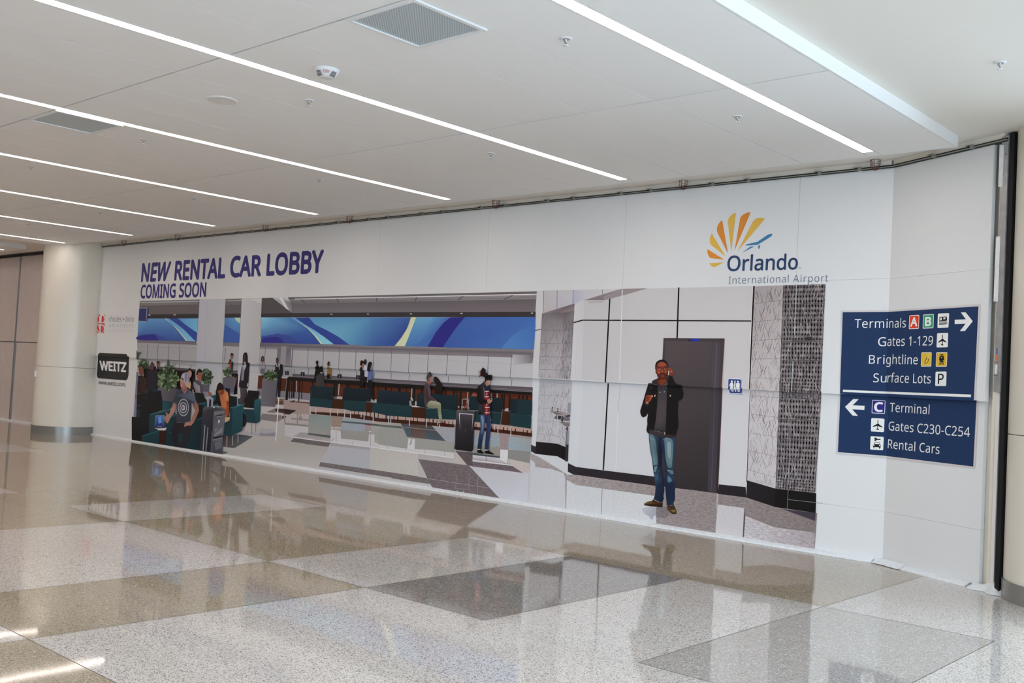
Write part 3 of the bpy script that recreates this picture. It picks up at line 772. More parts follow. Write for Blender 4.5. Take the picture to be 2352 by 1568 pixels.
# whole picture ground
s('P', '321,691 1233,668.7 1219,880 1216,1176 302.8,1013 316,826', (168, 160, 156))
# --- ceiling, bulkheads
s('P', '321,691 640,683.2 960,675.4 1233,668.7 1231,716 960,717 671,719 600,728 319,731', ('g', (320, 700), (1230, 700), (104, 92, 90), (100, 92, 96)))
s('P', '321,691 455,687.8 455,699 320,702', (122, 112, 110)); ln('P', '322,694.8 458,691.8', 1.8, (168, 160, 158)); ln('P', '322,704 452,700', .8, (92, 80, 80))
s('P', '519,686.3 555,685.4 553,700 517,701', (116, 106, 106)); ln('P', '519,690.4 555,689.4', 1.6, (165, 158, 156)); ln('P', '519,694 536,701', 1, (84, 74, 74))
s('P', '602,684.3 626,683.6 670,718.5 600,719', (88, 76, 78))
s('P', '626,683.6 661,682.8 671.5,697 670,718', [(178, 172, 172), (192, 186, 186), (118, 106, 108), (140, 130, 132)])
s('P', '640,683.2 648,683 664,712 656,708', (200, 194, 194)); s('P', '661,682.8 676,682.4 690,697 672,698', (96, 84, 86))
s('P', '664,686.5 960,680.5 1233,675 1232.5,686.8 960,692 674,697', ('g', (0, 680), (0, 696), (150, 142, 143), (118, 109, 112)))
ln('P', '668,693.5 960,688.5 1232,683.2', .8, (104, 95, 98)); ln('P', '668,690.5 960,685.5 1232,680', .7, (112, 103, 106))
for a, b in ((690, 700), (772, 778), (864, 866), (958, 954), (1066, 1052), (1182, 1158)): ln('P', [(a, 684.5 - (a - 690) * .0175), (b, 696 - (b - 690) * .0195)], 2.2, (92, 84, 86))
s('P', '674,697 960,692 1232.5,686.8 1231,715.6 960,716.6 671,718.7', ('g', (0, 692), (0, 719), (106, 97, 100), (122, 112, 116)))
ln('P', '676,683.6 960,677.9 1233,670.5', 3, (112, 104, 106)); ln('P', '676.5,686.6 960,681 1233,675.3', 1.9, (205, 200, 200))
s('P', '340,722 455,720.5 455,731.2 318,731.6', (54, 46, 48)); s('P', '517,720.5 554,719.8 553,729.8 516,730', (56, 48, 50))
s('P', '600,719.5 671,718.7 960,716.6 1231,715.6 1230,728 960,727.8 600,728.6', (58, 52, 55))
for x, y in ((343, 722.5), (401, 722), (761, 720.4), (845, 720), (944, 719.7), (1060, 718.6), (1222, 718)): s('P', [(x - 2.5, y), (x + 2.5, y), (x + 2.2, y + 1.8), (x - 2.2, y + 1.8)], (205, 200, 195))
# --- back wall panels, ledge
s('P', '315,786 455,789 600,791 766,797 960,801 1226,810 1222,889 900,872 672,858 450,842 316,826', ('g', (316, 0), (1226, 0), (152, 141, 140), (172, 170, 173)))
s('P', '315.5,780 450,784 452,792 315,786.5', (120, 106, 108)); s('P', '513,785.5 549,787 549,796 512,794', (122, 110, 112))
s('P', '596,786.8 766,790.6 960,795.2 1226,802 1225,812.5 960,804.5 766,799 595,794', [(118, 106, 112), (132, 122, 128), (140, 132, 137), (138, 132, 137), (104, 98, 104), (104, 96, 102), (100, 90, 96), (98, 86, 92)])
s('P', '595,794 766,799 960,804.5 1225,812.5 1225,822 960,814 766,808 595,801', ('g', (700, 799), (699.6, 809), (116, 106, 112), (160, 150, 152)))
s('P', '1177,814 1225,815 1223,834 1180,836', ('g', (1225, 815), (1185, 835), (112, 104, 112), (168, 165, 168)))
ln('P', '316,795 450,800', .8, (140, 128, 128)); ln('P', '660,812 960,823 1225,839', .7, (160, 153, 155))
for p in ('339.7,789 337.6,823', '363.5,790 361,825', '388.2,791 386,826', '413.7,792 411,828', '518.5,799 515,829', '609.7,796 607.5,838', '708.4,799 706,843', '743.6,800 741,846', '779.9,801 777.5,849', '818.2,802 815.5,851',
          '859,803.5 856.5,853', '899.8,805 897,855', '941,806.5 938,857', '984.3,808 981,859', '1028.9,809.5 1024.6,862', '1074,811 1070.5,864', '1122.3,812.5 1119.5,866', '1175,814.5 1171.5,868'):
    ln('P', p, 1.1, (92, 86, 90))
for p in ('341,829 340,848', '412,834 411,848', '439,837 438,850', '709,845 708,859', '744.5,847 743.5,862', '780.6,850 779.6,863', '819,852 818,866', '859.6,855 858.8,868', '899,857 898,871', '940.4,858 939,873', '988.9,861 988,875', '1030.3,863 1029,878', '1078,865 1077,880', '1127,868 1126,884', '1176,870 1175,886'):
    ln('P', p, 1.1, (96, 92, 96))
# --- round pillar at the back, big square pillars
s('P', '637,803 639,797 646,794 657,794 667,797 669,803 667,843 634,841', [(118, 108, 112), (120, 110, 114), (128, 119, 122), (128, 119, 122), (120, 112, 116), (112, 104, 110), (132, 124, 128), (126, 118, 122)])
s('P', '646,796 658,796 655,842 643,842', (142, 134, 136)); s('P', '637,846 672,848 670,866 634,864', (148, 142, 146)); ln('P', '673,799 669,844', 2, (104, 92, 100)); ln('P', '676,848 675,860', 1.5, (120, 112, 118))
# --- long counter shelf, black table, wooden front
s('P', '671.5,857.7 763,862.8 857,868.4 900,871 1068,881 1223.6,889 1223.6,899.3 1048,889 900,878.6 745,870.4 671,866', ('g', (0, 858), (0, 900), (94, 84, 90), (92, 84, 92)))
ln('P', '672,864 745,868 900,876 1048,886 1223,896.5', 1.2, (128, 120, 128)); ln('P', '690,868.5 745,871.6 900,879.4 1048,889.5 1223,900', 1, (140, 132, 136))
s('P', '316,838 420,845 450,848 449,852 400,850 318,846', (82, 70, 76)); s('P', '330,846 449,852 449,900 330,890', (32, 25, 25)); s('P', '400,854 410,855 410,880 399,878', (76, 36, 26)); s('P', '358,852 372,854 372,880 356,876', (84, 44, 34))
s('P', '511,850 546,850 545,858 512,857', (96, 84, 92)); s('P', '530,858 547,858 545,905 531,906', (30, 25, 26)); s('P', '534,862 546,863 544,888 533,887', (88, 40, 26)); ln('P', '542,857 539,906', 2.6, (28, 24, 26)); s('P', '531,889 538,889 537,906 531,906', (120, 112, 122))
s('P', '592,862 605,862 604,893 590,892', (94, 42, 27)); s('P', '590,857 606,858 606,862 590,862', (176, 168, 170)); s('P', '590,893 602,893 601,909 590,908', (124, 116, 126))
s('P', '643,868 658,869 656,898 641,897', (92, 41, 26)); s('P', '664,872 717,875 712,903 661,899', (92, 41, 26)); s('P', '641,897 657,898 712,903 711,919 641,912', (126, 118, 126))
s('P', '591,909 601,909 634,912 711,919 711,930 591,921', (168, 156, 154)); ln('P', '681.3,873.5 681,899', 1.5, (172, 164, 166))
s('P', '717,875 760,879 900,887 1223,905 1222,945 900,920 717,905', (96, 43, 26)); s('P', '760,882 900,889 1068,900 1223,908 1223,912 900,893 760,885', (78, 34, 22))
s('P', '664.5,864 672,866 745,870.8 900,879.5 1223,900.5 1223,907 1068,899 900,889.5 760,881 700,875.5 658,873 659,868', (24, 20, 21)); ln('P', '664,865 760,870.5 900,880', .8, (60, 54, 56))
s('P', '659,868 664,872 661,921 655,921', (25, 22, 24))
for p, w in (('665.5,873 664.5,916', 2.2), ('670.5,873 669.5,915', 2.2), ('675.8,873 673.8,913.5', 4.6), ('688.2,874 686.2,923', 2.6), ('694,874.5 692.6,916', 2.2)): ln('P', p, w, (26, 22, 24))
for p, w in (('718,876 716,905', 3), ('769,880 767,914', 3.2), ('772.5,880 771.5,914', 3), ('798,882 797,894', 4.4), ('804,882 803,893', 2), ('829,884 828,891', 6), ('838,885 837,892', 3), ('868,887 868,897', 3), ('886,888 886,899', 4),
             ('900,889 899,899', 2.2), ('918,890 917,902', 6), ('934,891 933,903', 2.6), ('948.5,892 947,934', 2.2), ('952.5,892 951,934', 3.6), ('969,893 968,906', 3), ('974.5,894 973.5,906', 2), ('1024,896 1023,907', 3.4), ('1043,897 1042,909', 4.2), ('1049.5,898 1049,909', 2), ('1058.5,898 1057,938', 4),
             ('1082,900 1081,912', 4), ('1153,905 1151,945', 4), ('1158.5,905 1157,945', 3), ('1171,906 1169,948', 3.4), ('1193,906 1192,916', 4), ('1202,907 1201,917', 4), ('1211,908 1210,918', 4)): ln('P', p, w, (27, 20, 20))
for p in ('779,881 777.5,907', '946.4,892 945,914', '1074.7,900 1072.5,926', '1142,903.5 1141.5,913'): ln('P', p, 1.5, (176, 168, 168))
for x, y, w, h in ((654.6, 852, 9, 9.4), (690.8, 854, 9.2, 8.8), (775, 859, 10, 10), (818, 861.3, 8.6, 9.5), (741, 857, 4, 5)):
    s('P', [(x, y), (x + w, y + .4), (x + w - .4, y + h), (x - .4, y + h - .4)], (33, 30, 32)); s('P', [(x + w * .4, y + 2.4), (x + w * .56, y + 2.4), (x + w * .54, y + h - 1.4), (x + w * .38, y + h - 1.4)], (128, 122, 126))

# --- blue screen along the back wall
begin('printed_video_wall', mural, 'long blue wave-patterned video wall')
s('P', '318,731.4 455,731 451,784 315.5,780', [(92, 142, 186), (80, 132, 186), (56, 84, 160), (52, 78, 160)])
s('A', '110,290 240,285 180,380 103,420', [(96, 150, 192), (84, 140, 190), (70, 116, 182), (74, 122, 184)]); s('A', '103,470 102,440 170,424 255,421 275,445 292,474', (46, 44, 140), 1); s('A', '102,440 130,428 260,415 330,445 400,478 292,474 272,440 250,421 170,424', (58, 76, 160))
s('A', '345,279 385,279 480,345 550,400 625,484 545,482 480,390 420,330', ('g', (360, 280), (600, 480), (82, 146, 192), (112, 172, 200))); s('A', '345,279 356,279 470,380 551,481 538,481 462,385 405,325', (180, 180, 142))
s('A', '384,279 466,279 540,340 637,405 630,482 608,470 520,380 440,318', (48, 70, 156)); s('A', '465,279 648,278 637,407 545,343', ('g', (470, 290), (640, 390), (78, 140, 192), (104, 168, 200)))
s('A', '890,272 1028,270 1017,498 873,492', [(74, 128, 190), (92, 150, 196), (52, 82, 164), (48, 84, 164)]); s('A', '972,272 1028,271 1025,325 994,302', (172, 188, 150)); s('A', '887,330 960,380 1021,420 1017,498 873,492', (56, 92, 170))
s('B', '0,268 265,270 440,385 545,510 0,497', [(112, 172, 200), (70, 130, 190), (54, 96, 172), (52, 76, 162), (54, 86, 168)]); s('B', '0,270 150,272 120,340 0,380', [(122, 180, 202), (98, 158, 196), (88, 146, 192), (98, 156, 196)])
s('B', '0,440 150,415 260,435 330,480 385,506 205,498 168,457 100,448 0,460', (58, 76, 160)); s('B', '0,462 60,449 140,446 172,457 207,498 0,497', (46, 46, 142))
s('B', '260,270 306,272 400,338 490,390 560,440 660,511 545,508 490,440 400,350', ('g', (300, 280), (620, 500), (92, 158, 196), (120, 188, 208))); s('B', '380,330 425,368 500,440 551,508 533,506 478,433', (190, 192, 146))
s('B', '430,270 820,268 985,268 1004,527 795,516 690,440 600,390 480,330', [(84, 148, 192), (112, 176, 194), (82, 138, 186), (62, 100, 174), (82, 146, 188), (98, 162, 190), (98, 164, 192), (90, 156, 192)])
s('B', '304,272 430,270 455,300 480,330 600,390 690,440 795,516 655,512 560,440 480,385 400,338', ('g', (330, 280), (740, 510), (46, 74, 160), (50, 68, 160)))
s('B', '983,268 1346,268 1310,370 1250,460 1200,526 1003,526', [(80, 134, 186), (60, 96, 170), (50, 78, 160), (50, 76, 158), (54, 82, 162), (62, 100, 174)])
s('B', '1348,269 1394,268 1350,400 1292,528 1200,526 1268,450 1322,350', (188, 190, 148), 0)
s('C', '140,270 300,268 250,340 150,500 122,531 40,528 90,400', [(96, 160, 196), (92, 156, 200), (84, 142, 196), (72, 122, 190), (70, 118, 190), (74, 122, 190), (82, 138, 194)])
s('C', '298,268 452,268 350,380 245,534 120,531 150,500 250,340', [(86, 146, 196), (66, 108, 184), (62, 104, 184), (66, 112, 188), (70, 118, 190), (74, 124, 192), (82, 138, 196)])
s('C', '578,266 1217,265 1200,557 378,538 480,390', [(64, 100, 180), (68, 112, 188), (70, 120, 192), (60, 92, 174), (62, 98, 178)]); s('C', '905,549 1000,440 1110,360 1215,330 1201,557', ('g', (900, 540), (1200, 340), (80, 132, 196), (68, 114, 190)))
s('C', '450,268 580,266 530,325 480,390 380,538 243,533 320,400 385,320', (46, 44, 140))

# --- square white pillars
begin('printed_pillar', mural)
s('P', '458.4,687 518.3,686.2 510,831.6 450.7,828.6', [(168, 160, 164), (172, 164, 162), (168, 159, 157), (164, 156, 160)]); s('P', '451,834 511,836 505.5,906 460,906', [(160, 156, 164), (170, 164, 162), (170, 163, 160), (158, 152, 156)]); ln('P', '476,688 470,829', 1, (160, 152, 154))
begin('printed_pillar', mural)
s('P', '555.3,685.5 601.7,684.2 595,836.2 547.6,833.6', [(176, 168, 167), (170, 161, 158), (166, 157, 154), (172, 164, 162)]); s('P', '548,838 595,840 591,897 545,905', [(172, 165, 164), (170, 163, 160), (168, 160, 157), (172, 164, 162)]); ln('P', '548,852 594,855', .7, (150, 142, 140))
s('P', '572,686 601,685 600,697', (182, 172, 170))

# --- hanging blue sign at the picture's left edge
begin('printed_hanging_sign', mural)
s('A', '117,182 200,180 190,310 110,306', (38, 42, 112)); s('A', '117,182 190,181 182,310 110,306', (150, 142, 148)); s('A', '117,188 184,187 177,303 110,299', (40, 50, 104))

# --- printed terrazzo floor
begin('printed_floor', mural)
F1 = 1
s('P', '530,905 600,915 711,925 900,925 1222,960 1218,1085 1217,1180 500,1046', [(176, 164, 160), (176, 164, 158), (170, 156, 150), (160, 148, 144), (150, 140, 138), (178, 172, 172), (180, 178, 184), (168, 156, 146)], sp=1)
s('G8', '1000,150 1195,65 1195,165', (126, 113, 112), sp=1); s('G8', '885,262 930,175 1330,215 1340,290 1240,350 885,306', (127, 114, 112), sp=1); s('L5', '340,975 505,985 560,1045 500,1090 335,1085', (132, 90, 72)); s('L5', '345,1020 575,1040 480,1092 340,1085', (106, 62, 46))
s('L5', '480,1000 640,1015 950,1060 950,1260 700,1260 480,1180', (158, 132, 124)); s('L5', '580,1040 670,1005 700,1040 660,1050', (84, 64, 62)); s('L5', '700,1030 950,1045 950,1075 700,1050', (116, 72, 54))
s('L5', '330,1158 500,1165 712,1192 590,1268 330,1215', (72, 47, 44)); s('L5', '495,1165 712,1192 590,1268 500,1262', (52, 40, 42)); s('G8', '1340,225 1435,235 1385,282 1340,280', (64, 57, 58))
s('G8', '1400,400 1890,455 1880,585 1720,565 1530,660 1400,640', (176, 166, 164)); ln('G8', '1390,385 1890,432', 38, (140, 124, 117)); ln('G8', '1378,180 1400,380', 24, (140, 124, 117)); ln('G8', '1530,280 1890,312', 30, (142, 126, 120)); ln('G8', '1665,170 1655,385', 24, (140, 124, 118)); ln('G8', '1725,180 1715,300', 18, (140, 124, 118)); s('G8', '1690,235 1755,240 1750,325 1690,320', (142, 126, 120))
s('G8', '1720,562 2150,610 2340,640 2345,700 1620,655', (154, 143, 143)); s('G8', '1590,683 2345,785 2300,866 1508,757', (112, 97, 99), sp=2); ln('G8', '1525,660 2352,770', 10, (200, 192, 190))
s('G2', '0,610 512,665 475,747 0,690', (114, 99, 101), sp=2)
s('G2', '535,110 770,150 705,405 530,345', (152, 126, 112), sp=1); s('G2', '520,405 722,430 722,580 760,590 960,604 1270,645 1285,495 1395,500 1395,655 1480,690 1660,730 2050,792 2265,800 2265,875 510,660', (182, 174, 174))
for x in (310, 630, 960, 1320, 1660, 2030): ln('G2', [(x, 440 if x in (630, 1320) else 540 + x * .1), (x - 4, 620 + x * .1)], 7, (138, 128, 130))
s('G2', '770,160 1200,205 1335,225 1320,460 712,405', (146, 150, 158), sp=1); s('G2', '712,405 1290,455 1270,645 960,600 735,580', (148, 140, 132), sp=1); s('G2', '1335,225 1370,240 1360,180 1200,160 1200,205 1330,225', (152, 140, 142), sp=1); s('G2', '1205,300 1330,300 1320,450 1195,440', (152, 136, 136), sp=1)
s('G2', '1335,230 1900,240 2050,552 2050,795 1660,728 1480,690 1395,655 1395,500', [(166, 152, 144), (158, 148, 140), (148, 146, 134), (150, 142, 136), (154, 144, 138), (158, 146, 140), (158, 148, 140), (150, 148, 138)], sp=1)
s('G2', '85,95 535,130 515,528 68,470', [(128, 140, 136), (130, 142, 138), (150, 140, 132), (150, 141, 134)], sp=1); s('G2', '68,470 517,525 513,570 62,500', (84, 89, 84)); s('G2', '740,228 1205,268 1330,282 1945,350 1965,385 1330,322 1205,303 735,258', (84, 94, 94)); s('G2', '1205,268 1330,282 1330,322 1205,303', (106, 66, 56))
for a, b in (((530, 352), (580, 358)), ((605, 362), (712, 374)), ((1285, 440), (1322, 446))): ln('G2', [a, b], 16, (196, 190, 188))
s('G2', '575,560 600,570 540,655 510,650', (168, 158, 158)); s('G2', '510,680 1330,770 1300,1190 330,1050', [(170, 162, 166), (164, 160, 165), (164, 163, 168), (168, 162, 164)]); s('G2', '285,1140 1270,1330 1250,1435 1080,1425 200,1270', [(168, 160, 164), (164, 160, 165), (164, 160, 165), (164, 160, 165), (170, 160, 160)]); s('G2', '520,672 1310,760 1305,810 500,730', (156, 147, 150))
s('G2', '1310,770 2265,885 2265,1340 1300,1190', [(176, 166, 160), (178, 168, 162), (178, 172, 164), (176, 168, 160)], sp=1)
ln('G2', '0,590 510,650 1310,752 2265,876', 13, (204, 198, 198))
s('G2', '315,1053 2270,1338 2270,1445 283,1137', (122, 109, 109), sp=2)
s('G3', '0,630 600,718 655,818 0,722', (122, 109, 109), sp=2)
# centre
s('G1', '0,870 485,905 570,1075 1340,1155 1520,1180 1510,1385 940,1325 720,1325 560,1310 0,1225', (150, 146, 140), sp=1); s('G1', '0,1228 560,1308 940,1325 1320,1365 1505,1390 1500,1478 0,1300', (184, 177, 176)); s('G1', '590,1105 650,1110 612,1240 652,1220 672,1115 722,1120 716,1320 570,1312', (190, 183, 184))
for x in (180, 548, 925, 1315): ln('G1', [(x, 1258 + x * .07), (x, 1320 + x * .11)], 6, (140, 132, 134))
ln('G1', '0,1300 1497,1490', 16, (206, 200, 200)); s('G1', '415,760 1015,800 1340,1158 570,1072 490,905', [(84, 66, 60), (78, 70, 72), (78, 90, 98), (80, 96, 106), (82, 96, 104)], sp=1); s('G1', '645,770 925,790 918,1112 640,1080', [(86, 64, 58), (88, 68, 62), (112, 88, 82), (108, 86, 80)], sp=1)
s('G1', '1015,800 1530,840 1520,1182 1340,1158', [(160, 148, 150), (156, 148, 152), (150, 154, 162), (146, 150, 158)], sp=1); s('G1', '0,825 440,858 465,872 485,905 0,858', (92, 104, 102)); ln('G1', '470,872 1160,945', 7, (160, 150, 150))
s('G3', '445,395 1275,500 1310,510 1900,1145 1880,1176 720,950 600,716', (120, 107, 109), sp=2); s('G3', '1070,260 1365,285 1358,515 1275,500', (98, 86, 90), sp=2); s('G3', '1060,255 1100,290 1275,500 1040,470 1050,300', (176, 164, 158), sp=1)
s('G3', '1360,440 2030,510 2215,630 1350,520', (116, 101, 106), sp=2); ln('G3', '595,722 1635,885', 5, (176, 168, 170)); ln('G3', '595,713 1635,868', 4, (88, 78, 82)); s('G3', '1395,-10 1825,-10 1815,190 1395,160', (142, 152, 160), sp=1); s('G3', '1390,165 1830,190 1825,350 1390,290', (146, 140, 130), sp=1)
s('G3', '1820,-60 1980,-60 1970,235 1830,228', (152, 132, 134), sp=1); s('G3', '1978,15 2352,60 2340,272 1960,215', [(140, 158, 166), (150, 150, 148), (136, 152, 164), (138, 156, 168)], sp=1); s('G3', '1960,235 2345,272 2325,465 1955,390', (136, 134, 132), sp=1); s('G3', '1978,-70 2352,-40 2352,60 1978,15', (150, 138, 134), sp=1)
s('G3', '1365,330 1820,378 1965,450 2030,508 1362,420', [(190, 184, 188), (186, 180, 184), (176, 168, 172), (150, 140, 146), (150, 140, 146)]); ln('G3', '1590,345 1590,430', 9, (98, 90, 94)); s('G3', '1365,285 1440,298 1560,320 1825,350 1820,380 1365,325', (78, 86, 86)); s('G3', '1830,235 1962,245 1955,475 1830,400', (196, 192, 195)); ln('G3', '1958,390 1956,470', 6, (120, 112, 116)); ln('G3', '1362,416 2030,502', 14, (212, 210, 212))
s('G3', '1310,515 1350,520 2215,630 2310,625 2285,1190 1960,1190 1900,1145', [(176, 172, 178), (178, 174, 182), (178, 176, 184), (180, 178, 186), (184, 184, 192), (184, 184, 192), (182, 182, 190)]); s('G3', '1960,388 2322,470 2308,625 2215,630 2030,508', (180, 168, 165), sp=1)
for p, w in (('1088,665 1078,900', 6), ('1305,640 1300,905', 6), ('1455,700 1445,1060', 7), ('1065,890 1300,910', 5)): ln('G3', p, w, (150, 140, 144))
for p in ('1105,925 1100,1010', '1208,940 1203,1030'): ln('G3', p, 12, (190, 188, 194))
# left foreground patches
s('L4', '712,985 960,975 1045,945 1385,1000 965,1262 705,1230', [(62, 46, 44), (66, 50, 50), (76, 84, 88), (88, 96, 98), (98, 90, 90), (92, 76, 74)], sp=1); s('L4', '695,1328 832,1350 700,1425', (96, 106, 98), sp=1)
s('G8', '500,540 860,575 860,650 600,620 480,580', (160, 150, 154)); s('G8', '870,480 1180,500 1190,650 1100,640 870,610', (158, 150, 152)); s('G8', '870,575 1000,590 1200,565 1190,650 870,640', (140, 130, 134))
# bright gaps between the panels
for p, w in (('645.6,838 638,945', 2.6), ('638,945 633,1012', 2)): ln('P', p, w, (196, 204, 214))
ln('P', '658.7,676 658,690', 1.2, (200, 196, 194))
# ================================================================ printed seats, travellers, plants, luggage
def seat(label, *shapes):
    begin('printed_seat', mural, label)
    for sh in shapes: s(*sh)
WOOD = ('g', (0, 470), (0, 700), (74, 38, 24), (62, 32, 22))
begin('printed_seat_legs', mural)                        # slender steel legs of the far seat row, and what shows beneath it
s('P', '713,934 780,938 790,943 840,945 880,950 945,956 1050,965 1222,985 1222,996 1050,976 945,966 870,958 790,950 713,946', (172, 140, 128)); s('P', '713,945 790,949 830,952 870,960 950,966 1050,975 1222,994 1222,1003 1050,982 950,974 870,968 790,957 715,950', (70, 36, 26))
for i, x in enumerate(range(806, 1222, 9)):
    if i % 5 != 3: ln('P', [(x, 940 + (x - 806) * .118), (x - .4, 954 + (x - 806) * .112)], 1.6 if i % 3 else 2.6, (42, 30, 28))
for x, y, h in ((712.8, 933, 17), (726, 935, 14), (759, 936, 19), (776, 939, 14), (792, 940, 18), (805.5, 944, 18), (830, 946, 12), (836.7, 946, 19), (857.5, 949, 20), (893, 955, 19), (897.8, 955, 19), (940.6, 958, 20), (979.6, 961, 20), (1006, 963, 13), (1010, 972, 10), (1045.5, 963, 22), (1137, 973, 14), (1144, 975, 21), (1173.6, 978, 24)):
    ln('P', [(x, y), (x - .6, y + h)], 1.9, (176, 168, 168))
TE, TD = (30, 58, 64), (28, 40, 47)
seat('teal armchair back at the left end of the far seat row', ('L6', '135,825 640,870 630,1165 120,1112', [(28, 46, 54), (30, 46, 54), (26, 38, 46), (28, 42, 50)]), ('L6', '120,1110 630,1160 612,1345 108,1292', TE))
seat('second teal seat of the far row', ('L6', '875,880 1490,915 1480,1198 840,1165', [(26, 40, 46), (26, 42, 50), (26, 38, 46), (26, 38, 46)]), ('L6', '880,1170 1380,1192 1365,1425 1090,1412 870,1360', TE))
seat('third teal seat of the far row', ('B', '1045,920 1337,945 1335,1068 1038,1042', [(30, 50, 58), (28, 44, 52), (26, 38, 46), (28, 40, 48)]), ('B', '1000,1035 1357,1066 1354,1170 1130,1152 1000,1120', TE))
seat('teal seat under the sitting man', ('G1', '770,190 1590,240 1580,542 760,472', [(30, 50, 58), (26, 46, 52), (26, 40, 48), (26, 38, 46)]), ('G1', '945,500 1578,540 1552,727 940,706', TE))
seat('teal seat behind the standing young man', ('M2', '340,540 852,575 842,797 328,757', [(28, 48, 54), (26, 44, 50), (24, 36, 42), (26, 42, 48)]), ('M2', '410,775 832,800 812,987 408,942', TE))
seat('teal seat at the right end of the far row', ('G4', '255,430 647,465 637,742 250,697', [(26, 40, 46), (30, 52, 58), (28, 46, 52), (26, 40, 46)]), ('G4', '395,440 647,465 637,742 365,715', (30, 52, 58)), ('G4', '245,700 632,745 620,972 245,917', TE))
for i, (c, p) in enumerate((('L6', '630,1120 880,1150 875,1365 612,1345'), ('L6', '1385,1205 1525,1215 1515,1450 1365,1430'), ('G1', '665,475 945,490 940,706 655,680'), ('G1', '1585,490 1800,500 1800,545 1580,530'), ('M2', '850,770 967,785 962,1000 820,985'))):
    begin('printed_side_table', mural); s(c, p, (66, 35, 24))
    if i == 2: s('G1', '665,455 836,464 770,482 660,470', (190, 185, 188)); s('G1', '630,290 668,285 692,345 665,372', (132, 162, 166)); s('G1', '645,350 690,348 712,440 668,445', (44, 48, 42)); s('G1', '610,350 645,345 655,450 612,450', (150, 142, 150)); s('G1', '730,360 755,360 750,458 725,458', (170, 166, 172))
    if i == 4: s('M2', '895,732 942,732 938,778 890,778', (160, 158, 170)); s('M2', '850,772 967,785 962,797 845,786', (96, 52, 34))
end()

def person(label): begin('printed_person', mural, label)
# far counter staff and customers
person('woman in a pale blouse behind the far counter')
s('L5', '70,312 78,235 103,207 126,240 122,315', (34, 24, 24)); s('L5', '88,240 118,240 112,300 94,312', (146, 88, 74)); s('L5', '48,345 90,320 135,350 158,480 140,545 58,530', (152, 142, 152)); s('L5', '70,440 145,440 140,540 62,535', (104, 92, 108)); s('L5', '85,320 108,320 95,350', (146, 88, 74))
person('man in a dark waistcoat beside the round pillar')
s('L5', '372,640 430,640 412,955 375,955 380,760 355,955 345,950', (30, 27, 32)); s('L5', '335,393 462,398 468,500 455,580 440,560 432,660 370,640 325,510', (30, 29, 34)); s('L5', '318,385 343,352 405,362 418,390', (42, 40, 46)); s('L5', '346,350 385,368 376,390 350,388', (186, 176, 176)); s('L5', '385,395 414,396 402,472', (168, 166, 174)); s('L5', '343,300 345,262 367,243 384,265 382,325 364,352 346,330', (78, 46, 42)); s('L5', '342,280 350,255 367,243 384,262 384,280 365,262', (26, 22, 24))
person('person in black with a backpack at the far counter')
s('L6', '262,660 275,640 420,650 410,700 262,690', (24, 22, 26)); s('L6', '218,432 265,385 300,375 340,430 410,450 405,560 360,600 255,690 212,680 222,560 242,470', (26, 24, 28)); s('L6', '250,350 245,300 275,263 306,290 300,355 275,385', (34, 27, 29)); s('L6', '250,330 272,350 268,384 252,372', (140, 76, 62)); s('L6', '340,430 410,450 405,555 350,540', (22, 20, 22))
person('woman in an orange top at the far counter')
s('L6', '485,680 500,575 575,572 590,682', (30, 26, 27)); s('L6', '490,435 525,405 570,440 606,460 604,670 584,682 576,570 500,580 510,470', (152, 98, 52)); s('L6', '503,340 530,282 566,322 552,395 515,402', (50, 32, 32)); s('L6', '505,340 530,325 535,390 515,398', (98, 58, 48))
person('grey hooded person seated on the far row')
s('L6', '255,850 262,625 340,560 360,535 395,550 430,620 460,862', ('g', (260, 600), (460, 600), (70, 64, 62), (58, 53, 52))); s('L6', '345,540 370,528 395,545 405,580 385,560 350,555', (160, 152, 152))
person('man in black facing right at the counter')
s('L6', '1240,745 1330,750 1332,885 1240,885', (30, 26, 30)); s('L6', '1225,482 1260,410 1300,430 1300,492 1332,496 1342,640 1332,752 1238,745 1246,500', (35, 31, 37)); s('L6', '1262,370 1310,330 1326,390 1300,420 1272,405', (168, 98, 78)); s('L6', '1245,330 1268,266 1320,285 1328,335 1298,340 1275,400 1250,372', (26, 21, 23), 1)
person('man in a white shirt behind the counter')
s('L6', '1345,630 1405,640 1402,742 1340,735', (28, 26, 31)); s('L6', '1335,390 1390,372 1402,490 1422,500 1422,620 1400,642 1350,632 1338,500', (172, 168, 182)); s('L6', '1326,295 1358,238 1390,268 1384,340 1352,364 1330,345', (42, 31, 31), 1)
person('woman in a blue shirt with long black hair')
s('L6', '1430,710 1515,710 1545,830 1562,1172 1528,1172 1480,920 1420,890 1400,880', (30, 28, 34)); s('L6', '1430,492 1480,480 1522,505 1537,620 1512,712 1440,712 1400,692 1422,580', [(92, 104, 152), (84, 96, 150), (86, 98, 150), (92, 102, 158), (78, 90, 148), (82, 94, 148), (96, 108, 156), (100, 112, 160)]); s('L6', '1400,695 1428,700 1420,770 1396,765', (166, 98, 80)); s('L6', '1478,378 1508,368 1507,435 1480,442', (164, 98, 82)); s('L6', '1410,430 1428,330 1470,297 1512,330 1490,400 1470,470 1440,490 1408,486', (28, 22, 24), 1)
